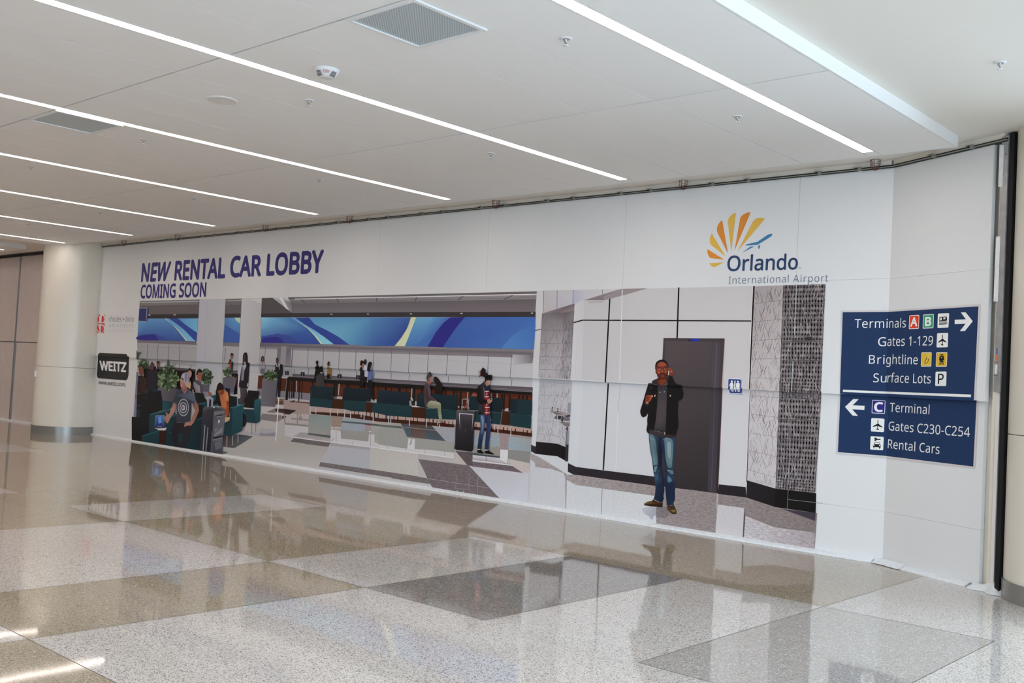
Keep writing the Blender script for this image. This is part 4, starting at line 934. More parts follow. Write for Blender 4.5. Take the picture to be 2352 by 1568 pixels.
# by the pillars
person('woman in a dark blazer and grey trousers standing by the pillar')
s('L3', '872,690 985,720 1005,810 960,900 940,1010 860,1005 882,850', ('g', (870, 700), (1000, 720), (84, 72, 78), (58, 48, 54))); s('L3', '900,330 935,290 1045,288 1037,420 1022,620 1008,722 860,700 872,752 853,640 876,500', (36, 33, 38)); s('L3', '905,355 930,290 988,300 952,400 930,580 888,572', [(128, 118, 126), (180, 172, 176), (190, 182, 186), (140, 124, 148), (150, 134, 158), (120, 104, 124)]); s('L3', '915,275 1010,280 1000,292 920,290', (30, 22, 24)); s('L3', '918,250 925,120 950,75 990,72 1004,120 1012,250 1005,280 918,272', (30, 22, 24), 0); s('L3', '922,140 960,108 982,150 972,225 940,255 920,230', (70, 40, 38)); s('L3', '1000,625 1028,630 1022,690 996,685', (160, 142, 164)); s('L3', '830,620 858,640 850,700 826,695', (160, 142, 164)); s('L3', '935,250 965,235 985,275 950,280', (150, 140, 146))
begin('printed_bag', mural, 'dark bag behind the nearest teal armchair'); s('L3', '925,1110 985,1230 992,1325 960,1402 918,1425', (44, 33, 34))
person('man with an orange sleeve at the counter behind a planter')
s('L3', '655,248 690,185 715,200 712,268 653,262', (56, 49, 51)); s('L3', '688,272 728,275 716,365 682,342', (152, 62, 38)); s('L3', '722,275 748,275 735,400 716,400', (36, 32, 34)); s('L3', '700,130 745,120 738,182 706,185', (150, 86, 66)); s('L3', '698,110 722,77 748,98 746,125 715,118 702,152', (27, 21, 21))
# planters
def planter(label, pot, potc, args):
    begin('printed_planter', mural, label); s(*pot, potc); plant(*args)
planter('bushy plant in a round grey pot in front of the second pillar', ('P', '512,867 529,863 544,868 537,900 528,900 514,890 511,884'), (98, 91, 100), ('L3', 650, 425, 92, 100, 55, 3))
planter('tall square grey planter with a low bush beside the dark waistcoat', ('L5', '95,635 370,645 330,1126 74,1112'), ('g', (80, 700), (360, 700), (112, 104, 110), (98, 91, 97)), ('L5', 240, 555, 165, 105, 80, 5))
planter('leafy plant behind the man in the grey hood', ('L3', '165,640 318,650 306,790 210,775'), (94, 87, 97), ('L3', 270, 510, 118, 160, 70, 7))
begin('printed_planter', mural, 'large leafy plant in a wide grey pot behind the man in the cap')
s('L1', '485,690 850,720 800,860 760,970 562,940 540,800', ('g', (500, 800), (820, 800), (104, 92, 100), (80, 72, 78))); plant('L1', 655, 545, 225, 190, 150, 11); plant('L1', 690, 380, 100, 110, 36, 12); s('L1', '670,212 692,260 705,310 672,360 648,300 655,250', (72, 84, 66)); ln('L1', '745,330 782,262', 9, (90, 92, 80)); ln('L1', '760,335 828,268', 8, (96, 98, 86))
begin('printed_planter', mural, 'plant at the left edge of the picture')
plant('L1', 225, 285, 105, 105, 45, 13); s('L1', '105,170 105,30 125,60 150,75 200,62 185,85 150,110 130,165', (66, 74, 56)); plant('L1', 140, 740, 40, 62, 16, 14)
# left group
person('man in a dark suit seen from the side behind the sofas')
s('L1', '290,560 300,430 350,388 440,398 482,450 492,560 480,740 380,755 290,810', (37, 35, 43)); s('L1', '352,300 380,240 415,278 416,360 386,392 356,372', ('g', (360, 250), (400, 390), (70, 44, 46), (108, 52, 42)), 1)
person('man in a dark suit farther back, only head and shoulder visible')
s('L1', '428,330 462,318 478,390 492,440 440,425', (38, 36, 44)); s('L1', '468,262 492,240 518,262 515,312 480,332 462,304', (142, 82, 62)); s('L1', '462,268 470,238 494,220 520,250 518,270 490,262', (34, 28, 34)); s('L1', '455,320 468,320 472,385', (176, 166, 162))
person('man with glasses in a brown jacket at the left edge')
s('L1', '125,610 138,500 200,482 275,530 292,600 272,812 108,805', ('g', (130, 600), (290, 600), (44, 28, 26), (66, 38, 28))); s('L1', '135,500 170,480 176,520 160,660 130,650', (36, 32, 36)); s('L1', '145,340 190,305 232,345 226,430 195,482 152,452', (132, 68, 50), 1); s('L1', '138,345 158,290 195,280 232,305 236,370 222,372 205,322 165,318 148,352', (25, 20, 20)); ln('L1', '150,380 225,384', 6, (70, 36, 30)); ln('L1', '170,450 205,452', 5, (90, 40, 34))
begin('printed_seat', mural, 'black and teal sofas in the left foreground')
s('L1', '110,812 275,806 390,745 548,762 572,960 572,1112 420,1160 345,1180 330,1568 20,1568 48,1232 100,1232', (26, 29, 31)); s('L1', '390,745 470,738 548,760 480,770 400,772', (38, 58, 66)); s('L1', '112,1020 188,1018 186,1034 112,1034', (32, 74, 82)); s('L1', '110,1100 170,1095 160,1240 108,1232', (28, 52, 58)); s('L1', '270,878 305,872 305,892 272,894', (40, 70, 76))
s('L2', '20,600 50,605 200,960 195,1075 20,1035', (22, 22, 24)); s('L2', '195,700 345,560 345,860 210,930 195,1075', (26, 30, 33))
person('person in pale clothes cut by the picture edge')
s('L1', '104,420 130,425 126,560 118,820 102,1232 50,1232 66,1000 76,850', ('g', (60, 900), (125, 900), (140, 130, 152), (112, 102, 128))); s('L1', '80,832 108,846 116,892 84,905', (140, 82, 76))
begin('printed_armchair', mural, 'teal armchair behind the laptop')
s('L1', '570,938 772,962 762,1050 700,1095 572,1120', (30, 68, 76)); s('L1', '570,975 668,990 660,1100 572,1118', (32, 76, 84)); s('L1', '342,1182 712,1100 760,1115 830,1190 830,1500 640,1568 330,1568 335,1300', ('g', (340, 1200), (700, 1500), (34, 66, 74), (26, 50, 58))); s('L1', '345,1178 710,1098 745,1110 362,1204', (36, 92, 98)); s('L1', '770,1190 828,1180 832,1215 760,1230', (36, 92, 98))
s('L2', '640,850 770,880 860,1050 880,1195 625,1150', (26, 52, 59)); s('L2', '690,880 735,878 735,892 690,892', (38, 92, 98)); s('L2', '850,905 905,888 955,905 940,925 870,922', (38, 92, 98)); s('L2', '850,915 950,912 900,1110 860,1050', (28, 58, 64))
begin('printed_side_table', mural, 'dark wooden side table under the laptop'); s('L2', '525,850 640,850 625,1152 505,1135', (60, 28, 22)); s('L2', '390,838 430,822 645,830 640,868 520,850', (64, 28, 22))
begin('printed_armchair', mural, 'teal armchair in the lower left corner of the picture'); s('L2', '212,935 500,850 526,862 506,1136 192,1082', ('g', (210, 940), (510, 1100), (34, 66, 72), (28, 56, 64))); s('L2', '215,932 500,848 524,862 245,950', (38, 88, 94))
begin('printed_laptop', mural, 'laptop with a blue screen on the side table'); s('L1', '452,1204 612,1204 598,1402 436,1412', (150, 150, 158)); s('L1', '456,1212 608,1212 594,1408 440,1415', [(70, 110, 186), (72, 128, 190), (40, 36, 120), (40, 36, 118)]); s('L1', '500,1240 545,1230 560,1330 500,1350', (96, 150, 205)); s('L1', '436,1432 636,1420 646,1445 620,1476 500,1470', (186, 180, 184)); s('L1', '450,1425 625,1415 630,1430 470,1440', (40, 38, 48)); ln('L1', '478,1410 565,1408', 8, (160, 160, 200))
# right of the cap man
begin('printed_armchair', mural, 'teal armchairs behind the grey suitcase')
s('L3', '45,790 218,806 222,870 282,950 200,1100 196,1235 80,1292 40,1300 96,1200 132,1100 80,950', (24, 30, 32)); s('L3', '105,995 278,955 282,985 215,1010 110,1012', (34, 90, 98)); s('L3', '215,1000 282,985 280,1040 200,1080', (28, 62, 70)); s('L3', '350,852 436,835 432,930 385,950', (32, 76, 84)); s('L3', '436,740 470,760 545,1045 385,1010 390,950 430,930', (24, 28, 30)); s('L3', '390,1015 478,998 480,1030 400,1035', (36, 92, 98)); s('L3', '585,710 692,722 686,850 816,866 816,1028 695,1062 672,1240 640,1240 672,1060 668,870', (27, 35, 36))
s('L2', '1090,770 1254,700 1254,1252 940,1196 1010,1085 1082,900', (27, 50, 58)); s('L3', '60,1290 200,1230 190,1568 -60,1568 -60,1420', (28, 52, 60)); s('L3', '75,1290 200,1228 198,1255 70,1296', (38, 92, 98)); s('L4', '-10,740 240,565 215,1400 -10,1340', ('g', (0, 900), (220, 900), (30, 52, 60), (26, 44, 52))); s('L4', '85,630 245,562 245,590 75,640', (38, 92, 98))
person('man in a grey hooded top sitting and looking round')
s('L3', '28,612 72,582 150,640 215,780 300,790 302,850 232,858 205,800 80,792 40,700', [(128, 114, 120), (140, 126, 132), (150, 138, 144), (150, 138, 144), (146, 134, 142), (140, 128, 136), (138, 126, 132), (118, 104, 112), (124, 110, 118), (132, 118, 124)]); s('L3', '40,590 70,555 165,600 175,660 215,780 205,800 155,790 150,680', (84, 72, 80)); s('L3', '295,795 325,778 350,800 350,850 310,855', (160, 82, 64)); s('L3', '85,482 130,422 186,432 182,520 150,586 112,562', (168, 84, 62), 1); s('L3', '80,470 96,400 140,360 186,390 190,440 132,428 102,482', (28, 22, 22)); ln('L3', '130,478 150,480', 7, (60, 30, 26)); ln('L3', '160,478 176,478', 7, (60, 30, 26)); ln('L3', '138,548 165,550', 6, (110, 50, 44))
person('woman in dark clothes behind the man in the cap')
s('L1', '1050,520 1082,600 1132,680 1142,790 1100,745 1072,700', (48, 34, 38)); s('L1', '1038,655 1076,580 1082,650 1072,735 1036,705', (192, 142, 102)); s('L1', '1108,740 1135,740 1140,820 1120,810', (180, 112, 88)); s('L1', '1018,410 1060,343 1102,390 1102,475 1075,440 1030,445', (30, 24, 26)); s('L1', '1025,425 1060,392 1098,430 1090,500 1072,522 1042,472', (168, 124, 102), 1)
person('bearded man in a cap and a grey t-shirt with a ring motif')
s('L2', '800,705 985,715 1086,765 1082,880 1060,940 1000,1085 942,1196 788,1180 768,1060 732,900 758,800', ('g', (760, 800), (1080, 900), (36, 32, 40), (46, 41, 48))); s('L2', '852,915 905,890 955,912 900,1110 862,1050', (28, 58, 64))
s('L1', '775,960 835,1000 812,1090 770,1182 710,1262 690,1310 665,1346 640,1340 625,1300 605,1290 600,1260 640,1205 652,1195 625,1158 640,1150 692,1190 740,1060', [(150, 96, 82)] * 2 + [(172, 114, 96)] * 6 + [(178, 120, 100)] * 9); s('L1', '605,1285 640,1250 645,1262 612,1300', (140, 88, 74)); ln('L1', '625,1318 660,1275', 5, (140, 88, 74)); ln('L1', '648,1340 680,1290', 5, (140, 88, 74))
s('L1', '1115,1010 1185,948 1216,1030 1232,1110 1192,1220 1130,1342 1090,1386 1020,1392 960,1412 975,1350 1020,1310 1075,1322 1112,1230 1162,1120 1130,1060', [(120, 78, 76), (150, 92, 80), (164, 100, 84), (168, 100, 84), (168, 102, 84), (176, 110, 92), (180, 116, 98), (174, 112, 94), (160, 100, 84), (178, 114, 96), (180, 118, 100), (172, 108, 90), (170, 104, 88), (160, 98, 82), (150, 90, 76)])
s('L1', '830,742 930,728 960,800 1000,790 1025,720 1110,780 1152,860 1178,945 1115,1002 1082,950 1086,1100 1066,1312 960,1346 808,1318 832,1150 830,1010 776,960 800,840', [(66, 68, 84), (70, 72, 90), (58, 60, 76), (62, 64, 80), (84, 86, 104), (92, 94, 112), (98, 104, 122), (90, 100, 122), (66, 70, 86), (52, 52, 62), (54, 54, 66), (60, 58, 68), (72, 70, 80), (58, 56, 66), (60, 60, 76), (62, 62, 78), (58, 60, 72), (60, 62, 76)])
ell('L1', 951, 1062, 97, 156, (166, 160, 164), 36, .90); ell('L1', 951, 1062, 82, 132, (96, 94, 106), 36, .92); ell('L1', 948, 1066, 64, 98, (176, 170, 174), 32, .84); ell('L1', 945, 1066, 36, 52, (166, 160, 166), 24); s('L1', '930,1040 945,1030 940,1090 925,1085', (84, 82, 92)); s('L1', '955,1035 968,1050 962,1090 950,1095', (100, 98, 108))
s('L1', '930,735 1000,700 1026,718 1002,788 965,812 938,782', ('g', (940, 730), (990, 810), (128, 78, 66), (164, 104, 88))); s('L1', '895,545 950,560 1000,620 1020,690 985,735 925,755 912,735 904,690 895,610', [(160, 100, 86), (178, 118, 100), (160, 108, 88), (140, 94, 74), (130, 84, 70), (150, 92, 80), (172, 108, 96), (178, 112, 102), (186, 124, 108)], 1); s('L1', '900,548 930,552 985,590 1060,640 1062,660 1020,702 985,660 975,625 940,580', (172, 138, 106), 1); s('L1', '900,690 930,720 935,755 915,745', (120, 76, 64)); ln('L1', '908,622 930,630', 8, (96, 56, 50)); s('L1', '895,660 905,640 925,690 905,688', (196, 128, 116))
s('L1', '905,540 925,470 970,435 1022,434 1056,480 1062,560 1042,640 992,620 960,572', (152, 142, 156), 1); s('L1', '985,450 1010,445 1005,590 985,600', (116, 100, 122)); s('L1', '1030,450 1045,470 1045,600 1030,610', (126, 110, 130)); s('L1', '940,465 955,455 962,560 948,560', (170, 160, 168)); s('L1', '914,524 962,552 956,566 912,546', (40, 36, 44))
person('boy in an orange t-shirt reading, head bent')
s('L3', '500,832 562,832 602,750 650,790 668,872 666,945 626,950 652,1062 622,1122 540,1048', [(180, 88, 44), (190, 100, 52), (206, 112, 64), (210, 116, 70), (212, 120, 76), (208, 116, 72), (196, 104, 56), (196, 100, 52), (180, 86, 42), (194, 104, 54)]); s('L3', '600,1090 655,1060 640,1240 600,1238', (168, 76, 40)); s('L3', '625,950 666,945 678,1060 668,1180 640,1242 602,1236 606,1130 638,1052', ('g', (640, 950), (640, 1230), (146, 50, 26), (176, 78, 44))); s('L3', '465,762 560,738 592,782 562,832 520,838 482,802', ('g', (470, 760), (580, 830), (158, 74, 40), (120, 50, 30)))
s('L3', '448,722 468,650 510,612 556,648 578,690 572,742 500,752 455,784', ('g', (460, 650), (570, 740), (34, 25, 23), (46, 28, 22)), 1)
begin('printed_book', mural, 'tan book in the lap of the boy'); s('L3', '600,1243 650,1238 692,1236 702,1312 655,1322 608,1330', (190, 146, 102), 1); s('L3', '672,1222 715,1215 735,1225 726,1312 705,1315 700,1250', (42, 36, 34)); s('L3', '715,1218 738,1228 728,1312 720,1308', (180, 140, 98))
begin('printed_armchair', mural, 'large teal armchair holding the boy')
for p in ('800,985 794,1240', '928,975 922,1200', '1046,930 1044,1135'): ln('L4', p, 17, (164, 156, 154))
s('L4', '745,690 850,640 865,560 868,360 922,362 910,990 720,982', ('g', (740, 700), (910, 800), (28, 50, 58), (32, 64, 72))); s('L4', '920,365 1168,285 1148,780 1134,872 908,990', ('g', (920, 400), (1150, 800), (34, 76, 84), (34, 68, 76))); s('L4', '866,352 1150,276 1170,292 928,372', (38, 106, 112))
begin('printed_armchair', mural, 'teal armchair with a black back beside the second pillar')
for p in ('1355,700 1352,950', '1445,700 1438,900', '1165,770 1172,870'): ln('L4', p, 12, (120, 110, 120))
s('L3', '1020,753 1212,766 1202,915 1136,935 1130,1085 942,1062 960,900 1010,820', (29, 29, 29)); s('L3', '942,1060 1128,1080 1125,1098 942,1085', (178, 160, 152)); s('L3', '940,1092 1125,1098 1168,1345 1000,1332 985,1240 935,1110', (30, 60, 70)); s('L3', '1133,935 1152,918 1247,908 1227,1312 1166,1347 1122,1092', ('g', (1130, 950), (1240, 1250), (36, 88, 96), (30, 66, 76))); s('L3', '836,900 868,895 862,1005 836,1015', (30, 70, 78))
begin('printed_suitcase', mural, 'tall grey fabric suitcase with a telescopic handle')
s('L4', '350,142 380,124 480,130 492,158 472,326 440,326 446,162 396,162 386,332 350,332', (148, 143, 152)); s('L4', '400,165 444,165 440,325 388,330', (44, 40, 62))
s('L4', '250,430 285,345 370,328 480,336 522,372 470,900 440,1420 182,1372 235,640', [(66, 62, 70), (92, 88, 94), (98, 94, 100), (90, 86, 92), (58, 54, 62), (44, 42, 52), (42, 40, 50), (52, 48, 58), (58, 54, 64)]); s('L4', '470,330 600,345 700,340 752,402 742,600 722,800 702,1100 690,1456 440,1418 452,1100 480,800 490,450 520,372', [(90, 86, 90), (100, 96, 100), (104, 100, 104), (84, 80, 84), (108, 104, 108), (104, 100, 104), (100, 96, 102), (78, 74, 82), (60, 58, 66), (84, 80, 88), (98, 94, 100), (78, 74, 80), (60, 56, 62)])
s('L4', '470,330 510,325 528,352 490,360', (176, 170, 170)); s('L4', '505,440 745,420 742,470 700,480 560,520 510,540', (118, 114, 118)); s('L4', '540,520 700,500 690,540 555,555', (52, 50, 54)); s('L4', '560,545 690,536 686,556 565,572', (128, 124, 128)); s('L4', '600,634 636,625 632,690 600,700', (192, 178, 174)); s('L4', '500,960 690,790 700,905 520,1000', (132, 128, 132)); s('L4', '510,840 600,800 540,930', (122, 118, 122)); s('L4', '485,1020 712,975 708,1010 485,1062', (34, 33, 38)); s('L4', '480,1062 700,1015 690,1050 520,1085 480,1105', (124, 120, 126)); s('L4', '540,1095 650,1078 655,1090 545,1106', (120, 116, 122)); s('L4', '520,1130 650,1110 690,1200 640,1280 540,1300', (108, 104, 114)); s('L4', '450,1330 690,1250 690,1456 445,1418', ('g', (0, 1250), (0, 1440), (84, 80, 88), (56, 54, 60)))
s('L4', '290,745 314,745 262,1386 244,1382', (132, 142, 152)); s('L4', '360,790 377,790 328,1382 310,1380', (142, 136, 138)); s('L4', '452,900 466,900 440,1418 426,1414', (104, 98, 104))
# seated man and woman by the far row
person('long-haired person seen from behind at the far row')
s('M1', '500,662 532,470 545,440 560,430 640,470 692,480 690,692', (32, 24, 26)); s('M1', '474,340 490,275 530,257 580,290 640,370 694,480 680,560 600,470 545,442 515,420', ('g', (480, 300), (690, 500), (42, 28, 30), (32, 22, 24)), 1)
person('man in a mauve jumper and green trousers sitting')
s('M1', '280,960 340,880 420,822 540,852 600,868 650,900 664,960 656,1060 672,1180 692,1290 706,1342 640,1372 620,1330 600,1220 578,1100 576,1010 420,1022 350,1000', [(120, 122, 96), (140, 142, 116), (158, 158, 130), (156, 156, 128), (150, 150, 122), (150, 150, 122), (132, 132, 106), (132, 134, 106), (140, 142, 114), (132, 134, 106), (120, 122, 94), (128, 130, 102), (132, 134, 106), (140, 142, 114), (118, 120, 92), (128, 130, 102), (116, 118, 90), (120, 122, 96)])
s('M1', '280,425 330,400 380,450 408,560 416,720 480,760 532,810 552,856 480,840 420,830 345,868 322,962 272,932 248,870 245,650 256,520', [(88, 66, 72), (104, 82, 88), (92, 70, 76), (96, 74, 80), (92, 70, 76), (92, 70, 76), (86, 66, 70), (84, 64, 68), (76, 56, 62), (66, 48, 54), (70, 52, 56), (84, 64, 68), (82, 62, 66), (84, 64, 68), (70, 54, 58), (76, 58, 62)]); s('M1', '300,540 330,520 350,700 330,800 300,780', (66, 48, 54)); s('M1', '515,808 542,828 556,862 528,848', (172, 112, 96)); s('M1', '320,260 350,235 400,250 445,245 452,340 432,412 402,420 385,465 330,405 350,362', [(110, 86, 86), (130, 96, 90), (160, 100, 86), (176, 108, 94), (178, 110, 96), (150, 84, 72), (146, 80, 68), (150, 92, 76), (146, 92, 78), (120, 76, 66)]); s('M1', '306,300 320,230 365,194 430,205 449,248 402,262 392,290 360,300 345,372 322,352', (74, 62, 66), 1); s('M1', '350,290 390,288 375,315 355,320', (120, 106, 112)); s('M1', '618,1372 700,1355 790,1390 816,1427 700,1427 622,1402', (84, 22, 22))
person('person lying behind the far seat'); s('M2', '352,542 388,492 442,508 447,547', (152, 74, 64)); s('M2', '240,722 300,652 312,672 292,732', (138, 78, 64))
person('dark-haired woman half hidden behind the young man')
s('M2', '650,490 690,472 728,515 722,568 692,562 650,560', (48, 30, 30)); s('M2', '650,500 680,492 690,555 655,560', (150, 76, 66)); s('M2', '655,830 676,850 681,900 668,937 655,902', (164, 108, 92)); s('M2', '565,960 592,970 590,1040 562,1040', (150, 100, 88))
begin('printed_suitcase', mural, 'black hard-shell suitcase beside the young man')
s('M2', '204,756 212,592 232,579 312,581 324,600 316,762 300,762 306,602 226,595 219,756', (134, 126, 132))
s('M2', '120,800 140,756 250,765 392,768 416,797 405,1000 388,1380 366,1412 118,1382 103,1340 112,1000', [(84, 78, 84), (110, 104, 108), (96, 90, 96), (104, 98, 102), (66, 60, 66), (48, 44, 50), (36, 34, 38), (34, 32, 36), (34, 32, 36), (36, 34, 38), (54, 50, 56)]); s('M2', '165,806 392,820 386,900 366,1090 378,900 380,836 180,816 177,900 186,1080 168,900', (176, 170, 174)); s('M2', '182,822 378,838 362,960 200,960', ('g', (280, 830), (280, 960), (74, 68, 74), (52, 48, 54))); ell('M2', 265, 1078, 9, 12, (82, 78, 82)); ln('M2', '108,1000 100,1380', 6, (120, 110, 108)); ln('M2', '115,1385 275,1402', 7, (150, 140, 138)); s('M2', '92,1320 108,1322 112,1375 94,1372', (26, 24, 26))
person('young man in a varsity jacket and plaid shirt looking at his phone')
s('M2', '490,832 566,838 578,950 556,1110 528,1250 516,1372 453,1366 470,1200 502,1040', [(58, 82, 116), (66, 90, 124), (44, 62, 96), (44, 60, 92), (34, 46, 76), (32, 42, 70), (32, 42, 70), (38, 52, 84), (52, 74, 108)]); s('M2', '510,850 556,890 546,1080 512,1135 522,1000', ('g', (530, 860), (530, 1130), (112, 136, 160), (84, 108, 140)), 1); s('M2', '565,838 656,830 669,960 656,1130 642,1250 630,1382 568,1372 580,1200 596,1000', ('g', (560, 1000), (670, 1000), (34, 44, 74), (50, 66, 100))); s('M2', '462,1375 496,1370 494,1395 465,1392', (196, 194, 198)); s('M2', '580,1385 622,1380 620,1402 585,1400', (196, 194, 198)); s('M2', '452,1386 500,1378 558,1432 540,1443 448,1425', (22, 20, 21)); s('M2', '568,1402 626,1388 670,1420 718,1446 700,1457 566,1436', (22, 20, 21))
s('M2', '640,690 662,692 668,830 684,880 670,920 655,830', (28, 26, 31)); s('M2', '462,390 545,322 562,300 592,392 642,380 660,420 664,600 650,842 560,836 468,832 476,680 452,560 446,430', [(44, 42, 48), (62, 60, 66), (64, 62, 68), (48, 46, 52), (44, 42, 48), (40, 38, 44), (36, 34, 40), (38, 36, 42), (50, 48, 54), (50, 48, 54), (54, 52, 58), (40, 38, 44), (42, 40, 46)])
s('M2', '556,345 575,335 600,392 645,372 655,440 645,480 580,472', (34, 36, 56)); s('M2', '572,455 630,450 636,680 654,830 568,838 560,640', (132, 30, 36))
for i in range(9):
    y = 465 + i * 42
    if 560 < y < 660: continue
    ln('M2', [(570, y), (636 if y < 680 else 644, y + 2)], 9, (60, 22, 30) if i % 2 else (206, 190, 190))
    s('M2', [(582, y + 8), (612, y + 9), (611, y + 30), (581, y + 29)], (188, 44, 48)); s('M2', [(596, y - 6), (608, y - 6), (607, y + 12), (595, y + 11)], (222, 208, 206))
s('M2', '450,432 478,385 508,432 517,592 602,600 617,652 500,672 464,652 450,560', (19, 18, 20), 0); ln('M2', '553,400 562,480 560,560', 5, (150, 148, 152)); s('M2', '468,783 525,788 523,832 466,830', (18, 17, 18)); s('M2', '606,602 650,574 690,580 686,622 650,657 614,657', [(170, 112, 92), (190, 130, 108), (190, 130, 108), (180, 118, 96), (172, 110, 90), (168, 106, 86)]); s('M2', '647,580 686,569 692,586 656,606', (24, 24, 28)); s('M2', '668,572 686,569 690,578 672,584', (150, 156, 164))
s('M2', '500,225 495,150 540,88 584,130 582,168 612,182 634,240 560,240', (34, 28, 28), 0); s('M2', '472,165 488,128 502,150 500,232 482,216', (140, 72, 58)); ln('M2', '492,130 490,215', 6, (200, 196, 198)); s('M2', '495,355 520,320 515,335', (190, 186, 190))
s('M2', '556,300 600,285 640,293 662,312 652,345 636,366 602,387 582,370', [(150, 106, 92), (182, 136, 120), (190, 144, 128), (192, 146, 130), (182, 134, 118), (172, 124, 108), (150, 104, 90), (146, 102, 88)]); ln('M2', '630,318 648,322', 5, (70, 46, 42)); ln('M2', '622,355 642,356', 4, (140, 84, 78)); s('M2', '560,240 690,245 682,290 652,302 632,292 610,300 598,292 572,294', (23, 19, 19)); s('M2', '570,290 598,290 580,330 566,318', (30, 24, 24)); s('M2', '655,262 668,270 662,285 650,280', (60, 48, 46))
end()
# ================================================================ the printed mural: restroom corridor on its right half
Ink.layer = 30
begin('printed_corridor', mural, 'white panelled corridor with patterned tile pillars')
s('P', '1233,668.7 1895,652.6 1884.5,903.5 1219,872', ('g', (1233, 0), (1890, 0), (176, 174, 176), (190, 192, 197))); s('P', '1222,870 1887,903 1876,1130 1640,1125 1330,1115 1222,1060', ('g', (1222, 0), (1880, 0), (184, 186, 191), (192, 195, 202)))
# --- upper left panels, alcove
s('O1', '145,110 245,107 237,428 218,436 160,1386 78,1382', (183, 181, 182)); s('O1', '243,107 1340,84 825,246 690,293 237,432', [(174, 170, 172), (182, 180, 182), (176, 176, 184), (172, 170, 182), (170, 164, 166)]); s('O1', '660,100 860,96 850,220 690,292 672,294', [(166, 166, 186), (180, 178, 184), (178, 176, 182), (164, 164, 188), (160, 160, 184)])
for p in ('243,107 236,428', '439,104 433,366', '669,99 662,296', '1091,90 1088,170'): ln('O1', p, 7, (112, 106, 112))
ln('O1', '120,683 206,664', 10, (26, 24, 27))
s('O1', '235,432 690,292 682,392 530,432 402,426', [(140, 128, 132), (118, 106, 112), (140, 128, 132), (122, 110, 114), (120, 108, 112)])
s('O1', '218,435 402,425 530,432 512,600 500,1000 476,1402 162,1392', [(124, 115, 118), (116, 107, 111), (110, 100, 106), (140, 132, 136), (162, 156, 160), (164, 158, 163), (168, 163, 167)]); s('O1', '530,432 686,390 634,1412 474,1402 500,1000 512,600', [(104, 95, 102), (120, 112, 118), (168, 164, 168), (160, 155, 160), (158, 152, 157), (132, 124, 130)])
for y in (0, 186, 378, 566, 752): ln('O1', [(217 - y * .055, 491 + y), (525 - y * .05, 492 + y * 1.01), (682 - y * .055, 455 + y * 1.07)], 4, (112, 104, 110))
for a, b in (((300, 495), (296, 1240)), ): ln('O1', [(300, 495), (255, 1385)], 3, (124, 116, 122))
hatch('O1', [(218, 440), (525, 435), (478, 1390), (165, 1385)], 150, 21, (126, 118, 123), .10, .8, .28); hatch('O1', [(530, 435), (682, 400), (634, 1400), (478, 1400)], 110, 22, (104, 97, 104), .12, .9, .08)
s('G4', '778,95 1366,118 1340,700 1246,1302 1098,1245 715,1206 745,600', [(164, 164, 170), (166, 166, 171), (174, 173, 178), (176, 174, 179), (174, 172, 178), (170, 168, 174), (168, 167, 173)])
for a in ('785,130 1180,155 1362,165', '768,365 1150,385 1350,412', '752,600 1140,620 1280,640', '740,832 1150,858 1250,870', '722,1062 1090,1100 1248,1148'): ln('G4', a, 4, (128, 122, 130))
ln('G4', '880,120 830,1080', 3, (140, 134, 142)); hatch('G4', [(780, 110), (1160, 120), (1095, 1235), (720, 1200)], 120, 23, (136, 131, 138), .10, .8, .28); hatch('G4', [(1165, 130), (1360, 140), (1250, 1290), (1100, 1240)], 70, 24, (128, 122, 130), .12, .8, .1)
s('G4', '672,85 778,95 712,1296 608,1256', (186, 187, 191)); s('G4', '608,1254 713,1296 706,1427 604,1366', (52, 48, 52)); s('G4', '715,1205 1096,1243 1246,1302 1240,1548 1098,1470 704,1427', ('g', (720, 0), (1240, 0), (34, 32, 36), (30, 28, 30)))
# --- pilaster, white wall, soffit
s('O1', '690,292 828,243 795,1416 632,1410', ('g', (650, 0), (820, 0), (186, 185, 187), (180, 179, 183))); ln('O1', '735,285 700,1410', 2, (172, 170, 174)); s('P', '1316,874 1340,875 1322,1113 1304,1102', (186, 189, 194))
s('O1', '825,246 1330,90 1325,190 1200,228 1125,243', [(132, 122, 128), (140, 130, 134), (150, 140, 144), (146, 137, 140), (126, 117, 122)]); s('D', '590,60 752,57 610,98 495,127 480,110', (146, 137, 140)); s('O1', '880,262 1120,250 1060,300 900,300', ('g', (990, 250), (990, 300), (158, 152, 155), (177, 175, 178)))
ln('P', '1317.8,740.6 1338.5,735 1600,736.3 1727.5,737', 2.8, (24, 22, 25)); ln('D', '524,121 497,622', 8.5, (20, 18, 21)); ln('D', '515,627 485,1147', 8.5, (24, 22, 26)); ln('D', '938,52 928,356', 9, (22, 20, 23)); ln('P', '1732,657 1722,896', 4.2, (22, 20, 24)); ln('P', '1724.5,893 1716.5,1107', 4.2, (22, 20, 24))
ln('P', '1729,657 1719.5,895', 1, (205, 205, 208)); ln('P', '1721.6,893 1713.5,1112', 1.2, (208, 208, 212))
ln('D', '585,632 576,800', 2.4, (168, 162, 166)); ln('D', '572,805 560,1150', 2.2, (200, 203, 212))
